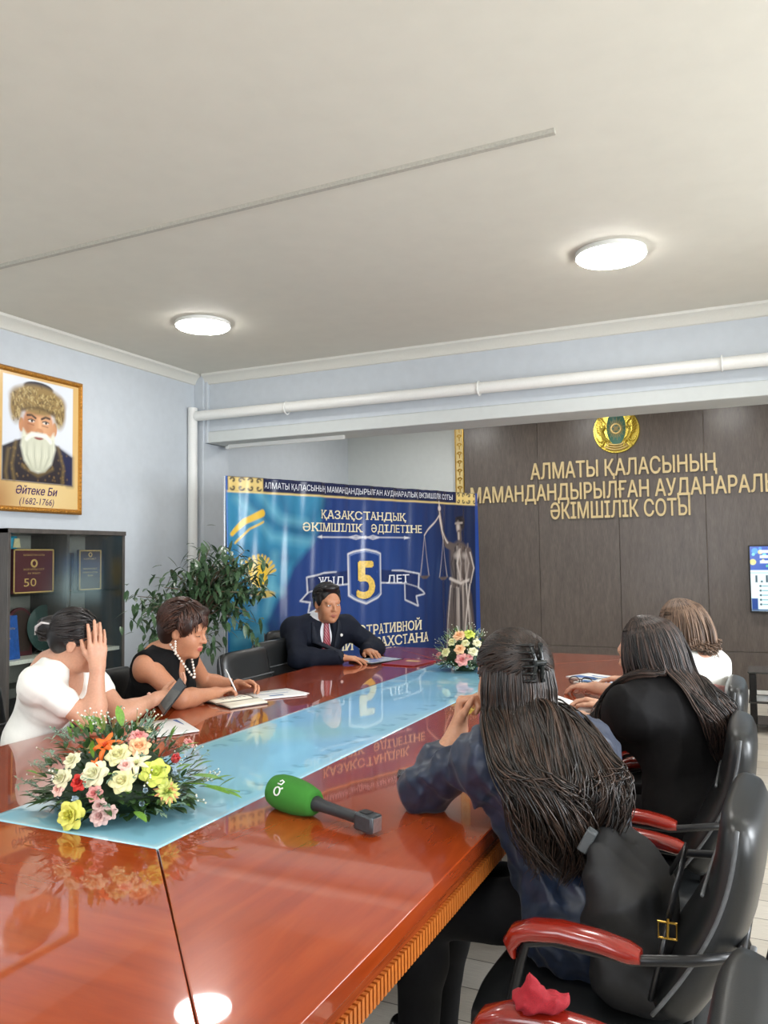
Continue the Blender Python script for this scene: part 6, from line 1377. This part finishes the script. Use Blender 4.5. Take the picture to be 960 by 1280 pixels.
M_blktop = mat('black_jersey', (.006, .0055, .006), spec=.2, rough=.8, vary=.2); g5 = garment('top', J, o5, M_blktop, fn, folds=(.008, 24, 15)); trousers(J, o5); shoes(J, o5, M_shoe)
long_hair(o5, at, J, 1.0, STRAIGHT, 2000, 37, 2.3, .95, .13, .74, surf_of(g5), side=.13, wave=.003, fall=-.035, tint_pow=2.2, tight=1.05, rad=.0026, front=.42, narrow=.75)

# ---- woman with short wavy brown hair, farthest on the right
J = dict(pel=V3(-.22, 3.90, .56), waist=V3(-.25, 3.92, .71), chest=V3(-.29, 3.94, .86), neck=V3(-.32, 3.955, .99), head=V3(-.355, 3.985, 1.105), shL=V3(-.375, 3.79, .935), shR=V3(-.22, 4.10, .935), elL=V3(-.56, 3.90, .80), wrL=V3(-.76, 4.05, .80), elR=V3(-.42, 4.30, .80), wrR=V3(-.64, 4.36, .80), B=frame(150), HB=frame(150, 8)); legset(J, .40)
o6, at = person('woman in a white and pink top with wavy brown hair, farthest on the right side', J, skin_mats('rosy', (200, 150, 124), (186, 106, 98)), 1.05, shut=True, bust=.9, hands=dict(L=dict(fw=(-.9, .4, 0), pn=(0, 0, -1), side=-1, curl=(.3, .3, .3, .3)), R=dict(fw=(-.9, .2, 0), pn=(0, 0, -1), side=1, curl=(.3, .3, .3, .3))))
def fn(F):
    torso(F, J, .018, bust=.9); limbs(F, J, .016, upper=.6); F.ell(J['neck'] + V3(0, 0, .05), (.08, .08, .06), J['B'], .015, 's'); F.cut(V3(0, 0, .445), (0, 0, -1))
g6 = garment('blouse', J, o6, M_tee, fn, folds=(.006, 26, 19)); trousers(J, o6); shoes(J, o6, M_shoe)
def fn(F):
    torso(F, J, .026, bust=.9); F.cut(J['chest'] + V3(0, 0, .035), (.25, .0, 1)); F.cut(V3(0, 0, .60), (0, 0, -1))
garment('pink_vest', J, o6, mat('pink_knit', lin(206, 150, 146), rough=.85), fn, folds=(.005, 26, 20))
long_hair(o6, at, J, 1.05, LIGHTBROWN, 800, 41, 2.2, 1.035, .045, .985, surf_of(g6), side=.075, wave=.008, ragged=.05, tint_pow=1.0, rad=.0034, tight=1.16)

# ------------------------------------------------------------------ black handbag on the chair behind the woman in blue
t = thing('handbag', 'black tote bag with a gold buckle squeezed between the blue shirt and chair back', 'bag', (-.235, 1.97, .45))
F = Field(V3(-.26, -.24, -.02), V3(.2, .27, .44), .006)

for x, z, r0 in ((-.085, .075, .07), (.0, .07, .065), (-.09, .17, .068), (-.02, .16, .062), (-.11, .26, .055), (-.05, .235, .052), (-.125, .325, .035)): F.cap(V3(x, -.09 + .1 * z, z), V3(x - .01, .15 - .05 * z, z + .01), r0, r0 * .9, .05)
F.folds(.010, 22, 4, (1, 1, .6)); F.cut(V3(0, 0, .004), (0, 0, -1))
M_bag = mat('black_nylon', (.006, .006, .007), rough=.6, vary=.25); b_ = emit('bag_body', F.mesh('bag'), M_bag, None); b_.parent = t; b_.modifiers.new('smooth', 'SMOOTH').iterations = 3
M_strap = mat('black_strap_leather', (.010, .010, .011), rough=.3)
hn = MB(); hn.tube([(.03, -.155, .23), (.045, -.165, .29), (.06, -.15, .345), (.065, -.09, .37), (.055, -.02, .34), (.02, .03, .27)], .011, 8, flat=.35, up=(0, 0, 1)); hn.tube([(.03, -.155, .23), (.015, -.17, .16), (-.005, -.17, .08)], .017, 8, flat=.4); st = hn.build('strap', M_strap, t, smooth=180)
mb = MB(); c_ = Vector((.032, -.174, .225)); mb.tube([c_ + Vector(p_) for p_ in ((-.018, 0, -.016), (.018, 0, -.016), (.018, 0, .016), (-.018, 0, .016))], .003, 6, closed=True); mb.tube([c_ + Vector((0, 0, -.016)), c_ + Vector((.002, -.003, .024))], .0025, 6); mb.build('buckle', M_gold, st, smooth=60)
MB().box((-.15, -.055, .345), (.024, .03, .055), Matrix.Rotation(.5, 3, 'Y')).build('strap_slider', mat('grey_plastic', lin(74, 78, 80), rough=.5), t, bevel=.004)
# red net cloth on the armrest of the nearest chair
F = Field(V3(-.08, -.08, -.03), V3(.08, .08, .09), .004); F.ell(V3(0, 0, .004), (.042, .034, .012), None, .02); F.cap(V3(.0, .0, .01), V3(-.008, .004, .042), .020, .006, .02); F.ell(V3(.03, .01, .006), (.026, .026, .010), None, .02); F.folds(.005, 120, 2, (1, 1, 1))
o = emit('net_cloth', F.mesh('net'), mat('red_net', lin(150, 12, 30), rough=.8, vary=.6, scale=240, bump=.6), None); o.location = (-.372, 1.375, .70); tag(o, 'crumpled red net cloth lying on the armrest of the nearest chair', 'cloth')
